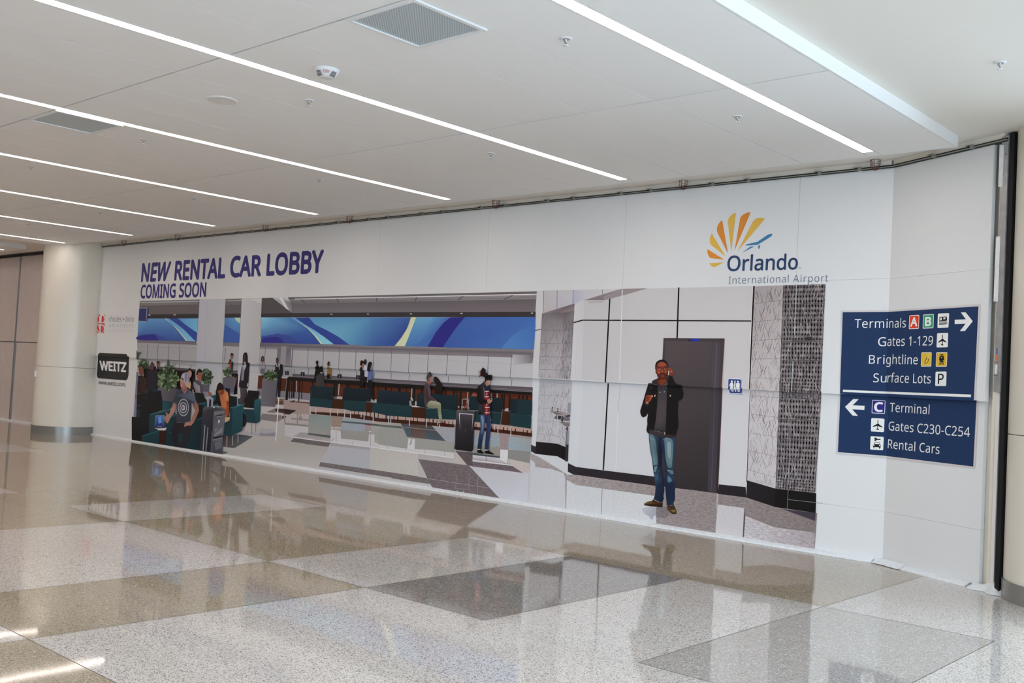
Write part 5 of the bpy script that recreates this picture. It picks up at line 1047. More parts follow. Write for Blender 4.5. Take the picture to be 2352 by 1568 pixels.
# --- door
s('P', '1524,776 1664.3,777 1657.5,892 1518,886', (74, 66, 70)); s('P', '1521,888 1659.5,893 1649.4,1133 1600,1127 1508,1115', [(62, 56, 60), (66, 60, 64), (50, 46, 50), (48, 44, 48), (54, 50, 54)])
s('P', '1529,783 1648,785 1642,892 1523,886', [(88, 79, 83), (84, 76, 80), (74, 68, 72), (80, 72, 76)]); s('P', '1524,889 1643,893 1640,960 1522,960', [(78, 71, 75), (74, 68, 72), (68, 62, 66), (74, 67, 71)]); s('P', '1522,960 1640,960 1629,1128 1600,1126 1512,1114', [(74, 67, 71), (68, 62, 66), (56, 52, 56), (54, 50, 53), (58, 53, 57)])
ln('P', '1524,777.4 1664,778.4', 2, (56, 50, 54)); ln('E', '180,345 178,600', 4, (60, 54, 60)); s('E', '180,345 225,348 215,598 175,595', (80, 74, 84)); s('E', '172,600 218,602 200,1170 155,1163', (70, 65, 75)); ln('E', '205,350 195,598', 6, (96, 90, 102)); ln('E', '195,605 175,1160', 5, (84, 78, 90))
s('E', '70,327 107,328 105,341 70,341', (42, 56, 190)); s('E', '48,327 70,327 70,341 48,341', (54, 48, 74)); ln('P', '1665,777 1659,892', 1, (178, 150, 154)); ln('P', '1660,893 1649.5,1133', 1, (176, 152, 160))
# --- dark skirting
s('G5', '40,113 200,190 750,260 1760,382 1990,415 1960,600 1742,572 740,440 200,372 36,285', ('g', (0, 150), (0, 560), (50, 46, 51), (46, 42, 48)))
s('G6', '148,370 588,415 600,585 132,530', (44, 41, 46)); s('G6', '612,300 1082,440 1055,748 598,588', ('g', (600, 0), (1080, 0), (42, 40, 44), (36, 34, 38))); s('G6', '1080,440 1746,515 1736,836 1052,748', (28, 27, 29))
# --- patterned tile pillar
s('E', '412,42 568,35 545,612 385,604', [(158, 152, 156), (166, 161, 164), (184, 182, 186), (178, 175, 179)]); s('E', '388,606 547,614 526,1144 371,1099', [(180, 178, 184), (184, 183, 188), (184, 184, 190), (180, 179, 186)])
for a, b in ((137, 115), (236, 220), (336, 329), (437, 436), (539, 543)): ln('E', [(411 - a * .046, a), (566 - b * .037, b)], 2, (140, 132, 138))
for a, b in ((638, 648), (737, 756), (840, 862), (937, 970), (1040, 1084)): ln('E', [(411 - a * .036, a), (566 - b * .036, b)], 2, (146, 140, 146))
hatch('E', [(412, 45), (566, 40), (546, 610), (386, 602)], 230, 25, (134, 127, 133), .09, 1.0, .3); hatch('E', [(389, 608), (546, 616), (527, 1140), (373, 1096)], 200, 26, (140, 135, 141), .09, 1.0, .3)
s('E', '568,35 797.5,29 771,627 545,613', [(108, 100, 104), (98, 90, 95), (112, 106, 111), (118, 111, 116)]); s('E', '547,613 775,628 742,1168 525,1144', [(106, 99, 104), (104, 98, 103), (120, 114, 120), (124, 117, 123)])
def lozenges(TL, TR, BR, BL, nr, nc, seed, up):
    rnd = random.Random(seed); h = homog([(0, 0), (nc, 0), (nc, nr), (0, nr)], px('E', [TL, TR, BR, BL])); Ink.layer += 1
    def tri(pts, c):
        P = [h(*p) for p in pts]; k = ink(c, P[0][0])
        for i in range(1, len(P) - 1): put([P[0] + k, P[i] + k, P[i + 1] + k], 0)
    def tone():
        v = rnd.choice((106, 116, 120, 124, 128, 130, 134, 138, 142, 152)) + rnd.uniform(-4, 4); return (v, v - 3, v + 3)
    for r in range(nr):
        for c in range(-1, nc + 1):                       # two staggered tiers of lozenges in each tile course
            for (cx, cy) in ((c + .5, .5), (c, .25), (c, .75), (c + .5, 0), (c + .5, 1)):
                pts = [(cx, cy - .25), (cx + .25, cy), (cx, cy + .25), (cx - .25, cy)] if cy in (.25, .75) else [(cx, cy - .25), (cx + .25, cy), (cx, cy + .25), (cx - .25, cy)]
                for ox in (0, .5):
                    q = [(min(max(x + ox * (1 if cy in (.25, .75) else 1), 0), nc), r + min(max(y, 0), 1)) for x, y in pts]
                    if max(p[0] for p in q) - min(p[0] for p in q) > .02: tri(q, tone())
    Ink.layer += 1
    for r in range(nr):
        for i in range(-2, 2 * nc + 2):
            for d in (1, -1):
                if rnd.random() < .25: continue
                x0 = i * .5 + .25; a, b = sorted((rnd.choice((0, .25, .5)), rnd.choice((.5, .75, 1))))
                if b - a < .2: continue
                xa, xb = x0 + d * a, x0 + d * b
                if not (0 <= xa <= nc and 0 <= xb <= nc): continue
                A, B = h(xa, r + a), h(xb, r + b); c = ink(rnd.choice(((172, 166, 171), (160, 154, 158), (86, 79, 86), (92, 85, 92))), A[0]); w = rnd.uniform(.35, .6)
                put([(A[0] - w, A[1]) + c, (A[0] + w, A[1]) + c, (B[0] + w, B[1]) + c, (B[0] - w, B[1]) + c], 0)
    for r in range(1, nr):
        A, B = h(0, r), h(nc, r); c = ink((66, 58, 64), A[0]); put([A + c, B + c, (B[0], B[1] + 1.2) + c, (A[0], A[1] + 1.2) + c], 0)
lozenges((568, 35), (798, 29), (775, 548), (549, 542), 5, 7, 31, True); lozenges((549, 542), (775, 548), (771, 627), (546, 613), 1, 7, 32, True)
lozenges((546, 613), (775, 628), (774, 660), (545, 651), 1, 7, 33, False); lozenges((545, 651), (774, 660), (746, 1100), (528, 1084), 4, 7, 34, False); lozenges((528, 1084), (746, 1100), (742, 1167), (525, 1143), 1, 7, 35, False)
s('G7', '765,1318 942,1318 946,1392 763,1388', (58, 50, 52)); ln('P', '1829.3,654 1824.5,770', 1.3, (164, 176, 186)); ln('P', '1821,830 1818,898', 1.4, (176, 190, 198)); ln('P', '1815,945 1811,1110', 1.0, (150, 156, 166)); ln('G6', '1287,440 1276,618 1850,680', 7, (130, 146, 152)); ln('G6', '1276,620 1255,1240', 5, (150, 156, 164))
ln('P', '1429.3,664 1423,873', 1.8, (206, 214, 222))
begin('printed_corridor_floor', mural)
s('P', '1216,1040 1240,1050 1304,1090 1323,1090 1510,1116 1600,1126 1650,1134 1714,1142 1780,1164 1877,1178 1870.5,1268 1600,1228 1500,1213 1216,1175', ('g', (1216, 0), (1870, 0), (158, 147, 148), (136, 128, 130)), sp=2)
s('D', '40,1075 76,1105 76,1130 170,1140 246,1165 256,1190 258,1402 20,1372', (182, 182, 188), sp=1); s('P', '1302,1102 1323.5,1113.5 1411,1125.5 1507.5,1139 1507,1215 1300,1186', ('g', (0, 1100), (0, 1200), (184, 187, 191), (190, 192, 198)), sp=1); ln('G5', '724,625 700,1225', 12, (132, 124, 128), 2); ln('G5', '975,665 930,1270', 5, (174, 168, 172)); s('G5', '1640,1000 1742,985 1742,1240 1660,1180', (160, 160, 176), 1)
s('N2', '180,1330 405,1320 400,1450 240,1440', ('g', (230, 1330), (330, 1440), (172, 174, 184), (154, 156, 168)), 1, sp=1); s('N2', '410,1318 580,1300 640,1420 560,1500 405,1480', (128, 122, 126), sp=2)
s('G6', '130,700 565,758 542,1310 95,1232', (186, 186, 192), sp=1); s('G6', '580,885 1046,1070 1722,1162 1710,1492 555,1312', [(178, 178, 185), (176, 174, 180), (164, 158, 165), (160, 154, 160), (178, 177, 184)], sp=2); s('G6', '565,760 585,885 556,1314 535,1308', (96, 88, 90), sp=2); s('G6', '1185,773 1736,836 1726,970', (72, 66, 80)); s('G6', '120,530 140,532 125,700 112,830 100,1232 90,1230', (176, 172, 174), sp=1)
begin('printed_fountain', mural, 'pair of steel drinking fountains in the tiled alcove')
s('O3', '630,240 698,240 690,480 618,470', (142, 140, 152)); s('O3', '590,880 665,870 648,1185 578,1180', ('g', (590, 900), (660, 900), (110, 106, 118), (152, 150, 162))); s('O3', '580,1180 648,1185 635,1560 568,1560', (58, 52, 58)); s('O3', '400,525 490,535 470,615 400,612', (58, 54, 62)); s('O3', '375,515 402,520 400,612 345,605 325,570 340,555 355,540', (96, 92, 100)); s('O3', '388,520 404,522 402,612 388,610', (176, 174, 182)); s('O3', '530,560 676,572 672,655 515,640', (112, 108, 120)); s('O3', '500,535 530,540 520,680 500,670 470,640', (70, 66, 72))
s('O3', '215,428 440,425 600,462 684,490 682,532 600,548 520,532 440,520 360,505 300,470', [(146, 134, 136), (126, 118, 124), (160, 148, 150), (170, 158, 158), (96, 88, 92), (80, 74, 80), (150, 138, 136), (170, 156, 154), (90, 82, 86), (110, 100, 104)]); ln('O3', '340,460 400,490 682,500', 7, (70, 62, 66)); s('O3', '540,540 682,510 682,560 600,565', (66, 60, 66))
s('O3', '455,678 678,700 670,772 600,772 520,735', ('g', (0, 690), (0, 770), (148, 134, 132), (104, 94, 96))); ln('O3', '455,680 560,688 678,690', 9, (56, 50, 54)); s('O3', '262,420 270,335 296,335 290,422', (58, 56, 60)); s('O3', '384,447 394,364 420,368 408,447', (60, 58, 62)); s('O3', '274,365 288,365 284,400 272,398', (170, 166, 170)); s('O3', '398,390 412,392 406,424 394,420', (166, 160, 166)); s('O3', '600,780 658,786 636,882 598,862 572,832 590,810', (88, 84, 92)); s('O3', '640,786 662,786 655,880 640,880', (160, 158, 168))
begin('printed_restroom_sign', mural, 'small blue restroom sign with white figures of a woman and a man')
rrect('O2', '385,490 938,515 925,1142 372,1110', .06, (200, 206, 220)); s('O2', '398,905 440,920 437,1090 405,1100', (192, 198, 214)); s('O2', '425,522 890,540 912,565 892,950 440,935 384,905 402,545', (56, 74, 146)); s('O2', '437,905 946,930 944,1020 925,1096 900,1098 470,1080 440,1060', (54, 68, 138)); ln('O2', '408,1110 950,1140 958,1090', 12, (110, 124, 178)); s('O2', '905,560 935,562 915,940 890,940', (130, 140, 196))
ell('O2', 537, 621, 38, 40, (212, 216, 222)); ell('O2', 784, 632, 38, 40, (212, 216, 222)); s('O2', '500,665 575,670 600,740 613,820 590,830 580,760 575,790 596,885 560,890 545,925 470,918 480,895 444,880 500,760 470,820 430,808 460,720', (212, 216, 222)); s('O2', '735,680 830,680 856,705 850,855 822,855 822,860 805,930 728,925 722,855 697,850 702,710', (212, 216, 222)); s('O2', '645,595 690,595 665,927 620,922', (214, 218, 224))
for q in ('530,930 605,934 605,1030 525,1026', '672,936 715,939 710,1040 665,1036', '778,944 858,948 855,1044 770,1040'): s('O2', q, (206, 210, 224))
ln('O2', '568,935 563,1030', 6, (150, 158, 196)); ln('O2', '818,948 812,1042', 6, (150, 158, 196))

# --- the man on the phone
SK, SKD, SKL = (140, 64, 42), (92, 40, 28), (170, 88, 60)
begin('printed_person', mural, 'large man in a black jacket, grey hoodie and jeans holding a phone to his ear')
s('N2', '287,104 380,130 452,155 502,170 512,420 496,640 512,740 537,900 542,1050 526,1140 515,1235 470,1232 362,1182 386,1120 396,1000 381,830 355,680 340,540 310,380 290,220', [(66, 92, 110), (62, 84, 108), (38, 52, 84), (30, 38, 60), (30, 38, 58), (32, 42, 62), (28, 36, 54), (30, 38, 60), (30, 40, 62), (28, 38, 60), (26, 34, 52), (26, 36, 56), (36, 50, 74), (34, 46, 68), (36, 50, 76), (56, 80, 106), (62, 90, 108), (66, 96, 110), (58, 82, 98), (62, 88, 106)])
s('N2', '300,130 370,150 400,250 415,400 430,560 420,660 375,640 350,500 318,330', [(104, 130, 142), (84, 108, 126), (88, 116, 130), (74, 100, 116), (84, 112, 122), (70, 98, 116), (112, 140, 146), (104, 132, 140), (96, 122, 134)], 1); s('N2', '355,655 380,630 430,620 420,720 395,770 368,770', (40, 58, 84)); s('N2', '380,650 425,640 400,740 372,735', (104, 134, 148)); s('N2', '385,790 440,770 440,860 400,880', (56, 86, 114)); s('N2', '450,200 500,200 508,420 495,620 450,700 440,420', (28, 34, 52))
s('N2', '468,152 560,162 722,182 722,420 692,600 692,760 717,960 717,1190 690,1242 702,1286 580,1282 570,1170 555,1000 548,800 545,640 520,430 482,260', [(32, 42, 72), (50, 72, 104), (50, 72, 100), (44, 60, 84), (50, 72, 90), (50, 74, 96), (34, 46, 70), (34, 48, 72), (34, 50, 74), (46, 62, 86), (36, 48, 68), (30, 42, 66), (30, 40, 66), (34, 52, 82), (36, 52, 74), (34, 46, 74), (34, 46, 78)])
s('N2', '545,190 600,180 665,210 690,330 672,520 660,660 600,660 572,560 552,420', [(92, 118, 140), (112, 136, 150), (104, 130, 142), (92, 118, 128), (104, 132, 138), (86, 114, 126), (84, 114, 130), (96, 124, 134), (92, 118, 134)], 1); s('N2', '585,260 650,270 640,500 600,480', (124, 150, 156), 1); s('N2', '580,700 680,720 690,770 640,760 590,720', (120, 146, 152)); s('N2', '560,690 600,720 585,740 560,720', (30, 42, 66)); s('N2', '600,800 655,850 660,890 600,905', (88, 122, 146), 1); s('N2', '690,770 680,850 640,790', (40, 58, 84)); ln('N2', '575,770 600,735 690,740', 9, (30, 42, 62)); ln('N2', '520,1130 530,1190 500,1185', 10, (20, 26, 42)); ln('N2', '465,160 470,250 505,420', 6, (24, 28, 46)); ln('N2', '520,210 560,195 600,200', 5, (150, 170, 178)); ln('N2', '530,240 590,215', 4, (140, 160, 172)); ln('N2', '310,180 370,195', 5, (130, 156, 168)); ln('N2', '312,205 390,212', 4, (120, 148, 162))
s('N2', '208,1258 262,1224 330,1214 362,1184 440,1232 515,1240 513,1306 495,1314 400,1304 250,1290 213,1280', [(104, 82, 48), (92, 70, 40), (72, 50, 28), (66, 46, 26), (70, 48, 28), (62, 42, 26), (40, 27, 18), (36, 24, 17), (52, 36, 22), (50, 34, 22), (60, 42, 24)]); ln('N2', '216,1282 400,1305 500,1314', 7, (32, 22, 16)); ln('N2', '300,1240 330,1250', 6, (140, 120, 76)); ln('N2', '375,1215 400,1240', 6, (44, 30, 20)); ln('N2', '235,1252 290,1240', 8, (128, 108, 66))
s('N2', '584,1300 600,1275 640,1290 700,1286 722,1330 748,1392 742,1418 692,1428 640,1402 590,1352', [(84, 60, 34), (64, 44, 28), (48, 28, 22), (56, 36, 24), (66, 46, 26), (104, 84, 50), (58, 40, 24), (50, 36, 22), (66, 48, 28), (82, 60, 36)]); ln('N2', '635,1290 650,1330 690,1345', 9, (44, 26, 20)); s('N2', '655,1375 690,1355 720,1370 700,1395', (132, 112, 68), 1); ln('N2', '640,1403 692,1428 742,1418', 6, (34, 24, 16))
BK, BK2 = (23, 21, 23), (30, 28, 30)
s('N1', '305,1375 420,1395 600,1455 812,1465 806,1480 790,1532 650,1528 500,1515 320,1455', [(66, 60, 63), (62, 56, 59), (56, 50, 54), (50, 45, 49), (46, 41, 45), (48, 43, 47), (56, 50, 54), (58, 52, 56), (64, 58, 62)])
s('N1', '300,577 345,545 400,560 640,560 640,470 655,440 690,400 735,422 770,500 800,545 840,565 868,612 640,606', BK); s('N1', '310,580 905,606 925,650 942,740 930,810 890,856 850,862 835,1080 850,1250 845,1340 800,1478 610,1470 600,1440 420,1400 330,1380 322,1455 300,1450 280,1420 272,1380 290,1290 285,1200 300,1110 298,1090 270,1132 225,1162 190,1150 165,1100 160,1040 180,980 210,880 250,740 280,640', BK)
s('N1', '560,1440 612,1456 605,1474 556,1462', (58, 52, 56)); s('N1', '250,760 300,640 330,660 320,760 250,900 200,1050 180,1040', (34, 31, 32)); s('N1', '640,620 700,620 660,1200 625,1440', (28, 26, 28)); s('N1', '850,640 920,680 935,750 900,840 850,855 800,780', (27, 25, 27), 1); s('N1', '700,900 830,880 830,1050 845,1260 780,1440', (19, 18, 20))
s('N1', '478,596 648,600 640,900 632,1200 612,1432 520,1418 408,1412 440,1200 466,900', [(60, 57, 63), (64, 60, 66), (72, 67, 72), (68, 63, 69), (58, 53, 58), (62, 57, 61), (74, 69, 72), (78, 73, 76), (74, 70, 75)]); s('N1', '500,900 600,880 600,1200 480,1250', (78, 72, 78), 1); ln('N1', '412,1408 520,1432 600,1440', 8, (96, 90, 94)); ln('N1', '406,1300 470,1330 610,1340', 5, (60, 55, 59)); s('N1', '430,1330 605,1345 602,1425 420,1400', ('g', (0, 1330), (0, 1420), (70, 65, 69), (50, 46, 50)))
s('N1', '365,530 385,500 420,480 468,468 462,530 545,582 640,518 662,555 600,588 545,602 470,592 400,575', [(56, 54, 62), (76, 74, 84), (84, 82, 92), (70, 68, 76), (50, 48, 56), (44, 42, 48), (70, 68, 78), (82, 80, 92), (92, 90, 102), (70, 68, 76), (78, 76, 86), (82, 80, 90)]); s('N1', '390,510 460,480 458,530 520,575 430,555', (46, 44, 52)); ln('N1', '370,545 420,572 480,580 545,590 600,580 658,552', 5, (108, 106, 118))
s('N1', '462,455 640,450 645,515 545,582 462,532', [(70, 30, 22), (84, 36, 26), (120, 54, 36), (104, 46, 30), (96, 42, 28)]); s('N1', '520,490 600,480 600,530 545,575 500,540', (124, 56, 36), 1)
s('N1', '434,320 448,306 462,330 466,384 448,376 436,350', (116, 54, 38)); ln('N1', '446,322 456,360', 5, (80, 34, 26))
s('N1', '440,250 470,175 540,150 612,162 655,215 666,300 658,380 632,440 600,468 560,478 510,466 476,430 462,390 452,320', [(110, 50, 36), (136, 64, 46), (150, 72, 52), (140, 64, 48), (116, 50, 38), (120, 52, 36), (96, 42, 30), (78, 34, 26), (84, 36, 28), (88, 38, 28), (84, 36, 27), (80, 34, 26), (92, 40, 28), (124, 56, 40)], 1)
s('N1', '485,190 550,170 610,185 620,230 560,250 495,240', (158, 76, 56), 1); s('N1', '470,320 510,325 525,350 500,385 475,370', (172, 86, 60), 1); s('N1', '600,320 640,310 650,340 625,372 600,360', (156, 74, 50), 1)
s('N1', '468,365 500,390 530,372 565,366 602,376 640,362 656,372 640,430 600,470 560,480 508,468 470,420', (84, 38, 28), 1); s('N1', '525,420 600,418 585,445 545,448', (116, 54, 38), 1)
s('N1', '432,305 430,220 452,165 500,132 545,121 605,130 648,172 668,230 667,292 656,240 640,205 600,172 545,158 490,178 462,215 452,250 450,305', (22, 18, 18), 0)
s('N1', '488,294 512,279 538,290 520,303 500,303', (190, 172, 166)); s('N1', '588,288 612,275 634,287 615,299 598,298', (190, 170, 162)); ell('N1', 516, 291, 10, 11, (40, 24, 20)); ell('N1', 611, 287, 10, 11, (40, 24, 20)); ln('N1', '486,292 512,277 540,290', 5, (42, 20, 16)); ln('N1', '586,288 612,273 636,286', 5, (42, 20, 16)); ln('N1', '478,268 500,252 538,256', 8, (36, 20, 17)); ln('N1', '582,250 615,246 636,262', 8, (36, 20, 17)); ln('N1', '490,308 520,314', 4, (110, 50, 36)); ln('N1', '594,304 622,304', 4, (108, 48, 34))
s('N1', '545,300 568,300 588,342 578,362 540,360 532,342', (136, 62, 42)); s('N1', '550,305 562,305 566,346 546,346', (182, 100, 72)); ln('N1', '534,354 545,362 575,362 590,352', 5, (80, 32, 24)); s('N1', '530,400 558,389 570,392 600,394 585,406 545,408', (110, 48, 42)); s('N1', '528,404 600,400 580,416 548,418', (150, 76, 68)); ln('N1', '530,401 565,404 600,398', 4, (60, 24, 20)); ln('N1', '510,378 540,374 590,372', 5, (72, 32, 24)); ln('N1', '512,380 500,410', 4, (104, 46, 32))
s('N1', '690,400 702,345 690,318 655,296 664,288 690,266 700,276 738,298 756,350 748,410 735,422 700,412', [(120, 54, 36), (150, 76, 52), (140, 66, 44), (150, 74, 50), (160, 84, 60), (176, 100, 76), (168, 92, 66), (150, 72, 48), (136, 62, 42), (124, 54, 36), (112, 48, 32), (120, 52, 34)]); ln('N1', '665,302 712,318 735,345', 5, (96, 40, 28)); ln('N1', '690,280 725,305', 4, (104, 44, 30)); s('N1', '700,330 735,322 736,342 712,350', (184, 110, 84)); s('N1', '668,320 684,324 678,402 664,398', (206, 210, 216)); s('N1', '684,324 692,330 684,398 678,400', (44, 40, 42)); ln('N1', '640,450 660,425 720,412', 8, (66, 62, 70)); ell('N1', 666, 464, 8, 8, (108, 104, 110))
s('N1', '326,575 395,572 386,660 328,658', (42, 38, 36)); s('N1', '340,580 352,580 348,656 338,656', (58, 54, 50)); s('N1', '334,660 376,660 378,760 318,752', (29, 27, 29)); ln('N1', '330,712 358,712', 8, (66, 62, 66))
s('N1', '250,905 290,920 312,910 318,930 290,942 256,930', (70, 66, 74)); s('N1', '262,772 300,758 372,764 390,786 372,806 362,830 350,860 325,880 302,912 266,915 246,872 256,810', [(124, 52, 36), (134, 58, 40), (140, 62, 44), (190, 116, 92), (150, 72, 50), (150, 72, 50), (140, 64, 46), (146, 68, 48), (176, 100, 76), (176, 98, 74), (134, 60, 42), (120, 50, 34)])
for p in ('270,800 350,790', '268,835 352,822', '270,862 335,856'): ln('N1', p, 4, (90, 36, 26))
s('N1', '355,770 384,768 388,788 365,796', (206, 136, 112)); s('N1', '335,815 362,822 352,838 330,832', (188, 112, 88)); s('N1', '325,846 350,852 338,866 320,862', (184, 108, 84)); s('N1', '270,890 305,882 300,910 272,912', (190, 118, 92), 1)
for p in ('415,756 436,756 428,792 420,792', '690,756 716,756 704,792 696,790', '513,700 524,700 524,720 510,720', '588,690 599,690 598,712 588,710', '597,1424 610,1426 607,1472 594,1470'): s('N1', p, (186, 178, 160))
ln('N1', '540,600 520,700', 5, (46, 43, 49)); ln('N1', '600,605 594,690', 5, (50, 47, 53)); ln('N1', '476,605 466,900 440,1200 410,1400', 4, (14, 13, 15)); ln('N1', '648,605 640,900 628,1300', 4, (14, 13, 15)); ell('N1', 291, 962, 9, 9, (70, 66, 70)); ell('N1', 1072, 676, 8, 7, (150, 30, 40))
end()

# ================================================================ lettering, logos and the way-finding sign
Ink.tone = False
def graphic(name, label, cat, x, y): return thing(name, label, cat, tuple(onplane(x, y, PU, NM)))
Ink.layer = 5
NAVY = (44, 38, 84)
t = graphic('headline_lettering', 'dark navy NEW RENTAL CAR LOBBY COMING SOON lettering on the white wall', 'lettering', 530, 630)
begin('headline_word', t)
text('NEW', 'T1', [(160, 915), (793, 889), (880, 455), (190, 498)], NAVY, .042); begin('headline_word', t); text('RENTAL', 'T1', [(975, 877), (2195, 818), (2225, 352), (1008, 440)], NAVY, .042)
begin('headline_word', t); text('CAR', 'T2', [(178, 704), (826, 676), (845, 258), (205, 289)], NAVY, .042); begin('headline_word', t); text('LOBBY', 'T2', [(968, 667), (2160, 604), (2188, 148), (995, 236)], NAVY, .042)
begin('subtitle_word', t)
text('COMING', 'T1', [(137, 1324), (985, 1308), (1003, 985), (157, 1020)], NAVY, .036); begin('subtitle_word', t); text('SOON', 'T1', [(1083, 1304), (1730, 1283), (1752, 954), (1105, 977)], NAVY, .036); end()

t = graphic('airport_logo', 'orange and yellow sunburst logo with a blue plane over Orlando International Airport', 'logo', 1760, 575)
OR, YE_, BL_ = (196, 128, 52), (200, 166, 78), (58, 118, 164)
begin('sunburst', t)
for c, p in ((YE_, '268,1238 575,1220 410,1308 385,1316 360,1318 335,1313 312,1298 290,1272'), (OR, '230,940 580,1160 310,1132 285,1120 262,1098 245,1068 234,1035 227,985'), (YE_, '322,605 610,1090 310,855 292,832 282,805 277,760 278,730 285,690 300,645'), (OR, '543,325 664,1032 440,590 432,560 430,530 434,485 446,445 470,400 503,358'),
             (YE_, '833,170 735,985 660,370 663,335 672,308 690,272 720,235 755,203 795,182'), (OR, '1147,160 803,970 920,300 928,272 945,248 972,222 1010,195 1055,173 1100,162'), (YE_, '1447,298 868,985 1180,380 1198,348 1225,322 1265,295 1310,281 1355,276 1405,283')): s('T8', p, c)
begin('plane', t)
s('T8', '1032,865 1050,848 1072,835 1285,786 1500,640 1525,628 1590,613 1602,618 1605,630 1590,660 1548,692 1290,851', BL_); s('T8', '1225,885 1140,886 955,1022', BL_); s('T8', '1300,873 1347,850 1340,900 1328,930 1313,945', BL_)
begin('city_name', t)
text('Orlando', 'T9', [(560, 1003), (1556, 977), (1566, 770), (572, 793)], (40, 62, 100), .018); text('TM', 'T9', [(1568, 973), (1609, 972), (1610, 954), (1569, 955)], (84, 100, 122), .01)
begin('airport_name', t)
text('International', 'T9', [(577, 1187), (1428, 1166), (1434, 1063), (583, 1085)], (98, 112, 132), -.004, 1.08); begin('airport_name', t); text('Airport', 'T9', [(1490, 1166), (1992, 1153), (1998, 1050), (1497, 1062)], (98, 112, 132), -.004, 1.08); end()

t = graphic('architects_logo', 'small red four-square architects logo with thin grey lettering near the left end', 'logo', 262, 745)
RD = (166, 50, 50); begin('red_mark', t)
for p in ('126,306 134,196 157,197 172,222 178,262 168,300 152,308', '165,174 196,176 188,212', '216,312 226,196 250,198 268,226 270,272 256,306 240,314', '262,178 288,178 283,204', '125,332 275,325 276,382 262,364 240,347 125,346', '110,506 117,398 158,506', '121,374 160,375 184,452 180,505', '204,492 212,371 238,374 258,400 262,446 246,484 228,494', '232,506 266,474 262,510'): s('T3', p, RD)
begin('lettering', t); text('rhodes', 'T3', [(355, 304), (580, 306), (588, 205), (365, 203)], (98, 92, 94), -.006); text('brito', 'T3', [(658, 306), (798, 305), (806, 205), (666, 204)], (98, 92, 94), -.006); ln('T3', '605,256 640,256', 7, RD); ln('T3', '623,232 621,280', 6, RD)
text('ARCHITECTS', 'T3', [(352, 400), (790, 408), (796, 346), (357, 340)], (116, 109, 110), -.012, 1.3); text('rbarchitects.com', 'T3', [(343, 486), (780, 490), (786, 440), (348, 434)], (140, 132, 132), -.012, 1.15); end()
t = graphic('builder_badge', 'black rounded badge with white WEITZ lettering and web address below', 'logo', 258, 845)
begin('badge', t); s('T3', '155,935 155,912 160,890 185,862 655,884 676,895 686,915 692,975 155,960', (30, 27, 27)); s('T3', '162,905 716,930 706,1255 692,1318 676,1346 655,1358 170,1320 150,1306 140,1282 137,1250', (32, 30, 30))
begin('badge_lettering', t); text('WEITZ', 'T3', [(200, 1168), (655, 1202), (664, 1042), (190, 1012)], (186, 176, 170), .045)
begin('web_address', t); text('www.weitz.com', 'T3', [(165, 1424), (639, 1470), (645, 1398), (167, 1356)], (52, 46, 48), .014); end()

t = graphic('wayfinding_sign', 'navy way-finding sign wrapped round the inner corner, terminals and gates lettering', 'sign', 2040, 880)
NV = (32, 54, 92); WT = (222, 226, 230)
begin('border', t); s('F', '118,122 530,120 1314,67 1270,892 505,860 105,836', (190, 193, 200)); s('F', '102,838 505,850 1297,890 1268,1479 475,1384 74,1353', (190, 193, 200))
begin('panel', t); s('F', '133,137 530,134 1297,87 1257,892 505,860 109,836', NV); s('F', '113,838 505,850 1281,892 1252,1460 477,1366 91,1336', NV); s('F', '135,801 503,817 1233,843 1232,866 503,836 134,820', WT)
begin('arrow', t); s('T5', '905,232 1080,225 1000,117 1075,115 1188,255 1065,408 985,410 1075,295 905,301', WT)
begin('arrow', t); s('T6', '193,407 368,240 483,243 355,373 607,385 602,470 345,458 468,598 352,590', WT)
begin('lettering', t)
text('Termi', 'T4', [(255, 413), (852, 414), (856, 256), (262, 255)], WT, .004, 1.04); text('nals', 'T4', [(880, 413), (1178, 404), (1184, 244), (887, 251)], WT, .004, 1.04)
text('G', 'T4', [(678, 740), (822, 742), (827, 584), (685, 582)], WT, .004)
text('ates 1-129', 'P', [(2038.0, 794.3), (2142.4, 792.8), (2143.3, 771), (2038.9, 773.6)], WT, .004, 1.03)
text('Bri', 'T4', [(513, 1057), (796, 1066), (800, 905), (520, 902)], WT, .004, 1.1); text('ghtline', 'P', [(2035.2, 835.6), (2107.5, 836.3), (2108.4, 815.2), (2036, 814.9)], WT, .004, 1.03)
text('Su', 'T4', [(592, 1390), (830, 1396), (836, 1238), (598, 1233)], WT, .004, 1.06); text('rface Lots', 'P', [(2038.0, 877.8), (2137.4, 880.3), (2138.5, 859), (2039.2, 856.6)], WT, .004, 1.03)
text('Terminal', 'T7', [(290, 393), (1083, 443), (1092, 262), (297, 215)], WT, .004, 1.03); text('Gates C230-C254', 'T7', [(268, 764), (1893, 900), (1902, 706), (276, 588)], WT, .004, 1.02); text('Rental Cars', 'T7', [(252, 1122), (1286, 1240), (1294, 1056), (262, 946)], WT, .004, 1.03)
INK = (24, 22, 30)
def icon(crop, q, col, edge=None):
    begin('icon', t); rrect(crop, q, .09, WT)
    if edge: rrect(crop, inset(q, edge), .05, col)
icon('T5', '195,165 351,155 343,373 187,379', (206, 66, 42), .90); text('A', 'T5', [(214, 334), (313, 328), (318, 197), (222, 203)], WT, .04)
icon('T5', '413,152 579,142 572,363 404,371', (52, 150, 110), .90); text('B', 'T5', [(444, 328), (529, 322), (534, 191), (448, 197)], WT, .04)
icon('T5', '642,135 819,129 808,355 634,361', None)
for p in ('666,190 778,182 786,215 784,240 776,250 664,256', '660,262 786,258 780,268 660,272', '660,280 794,275 787,285 660,290', '660,298 792,290 772,304 660,310'): s('T5', p, INK)
s('T5', '678,200 704,198 704,240 676,243', WT); s('T5', '728,195 760,193 760,222 728,225', WT)
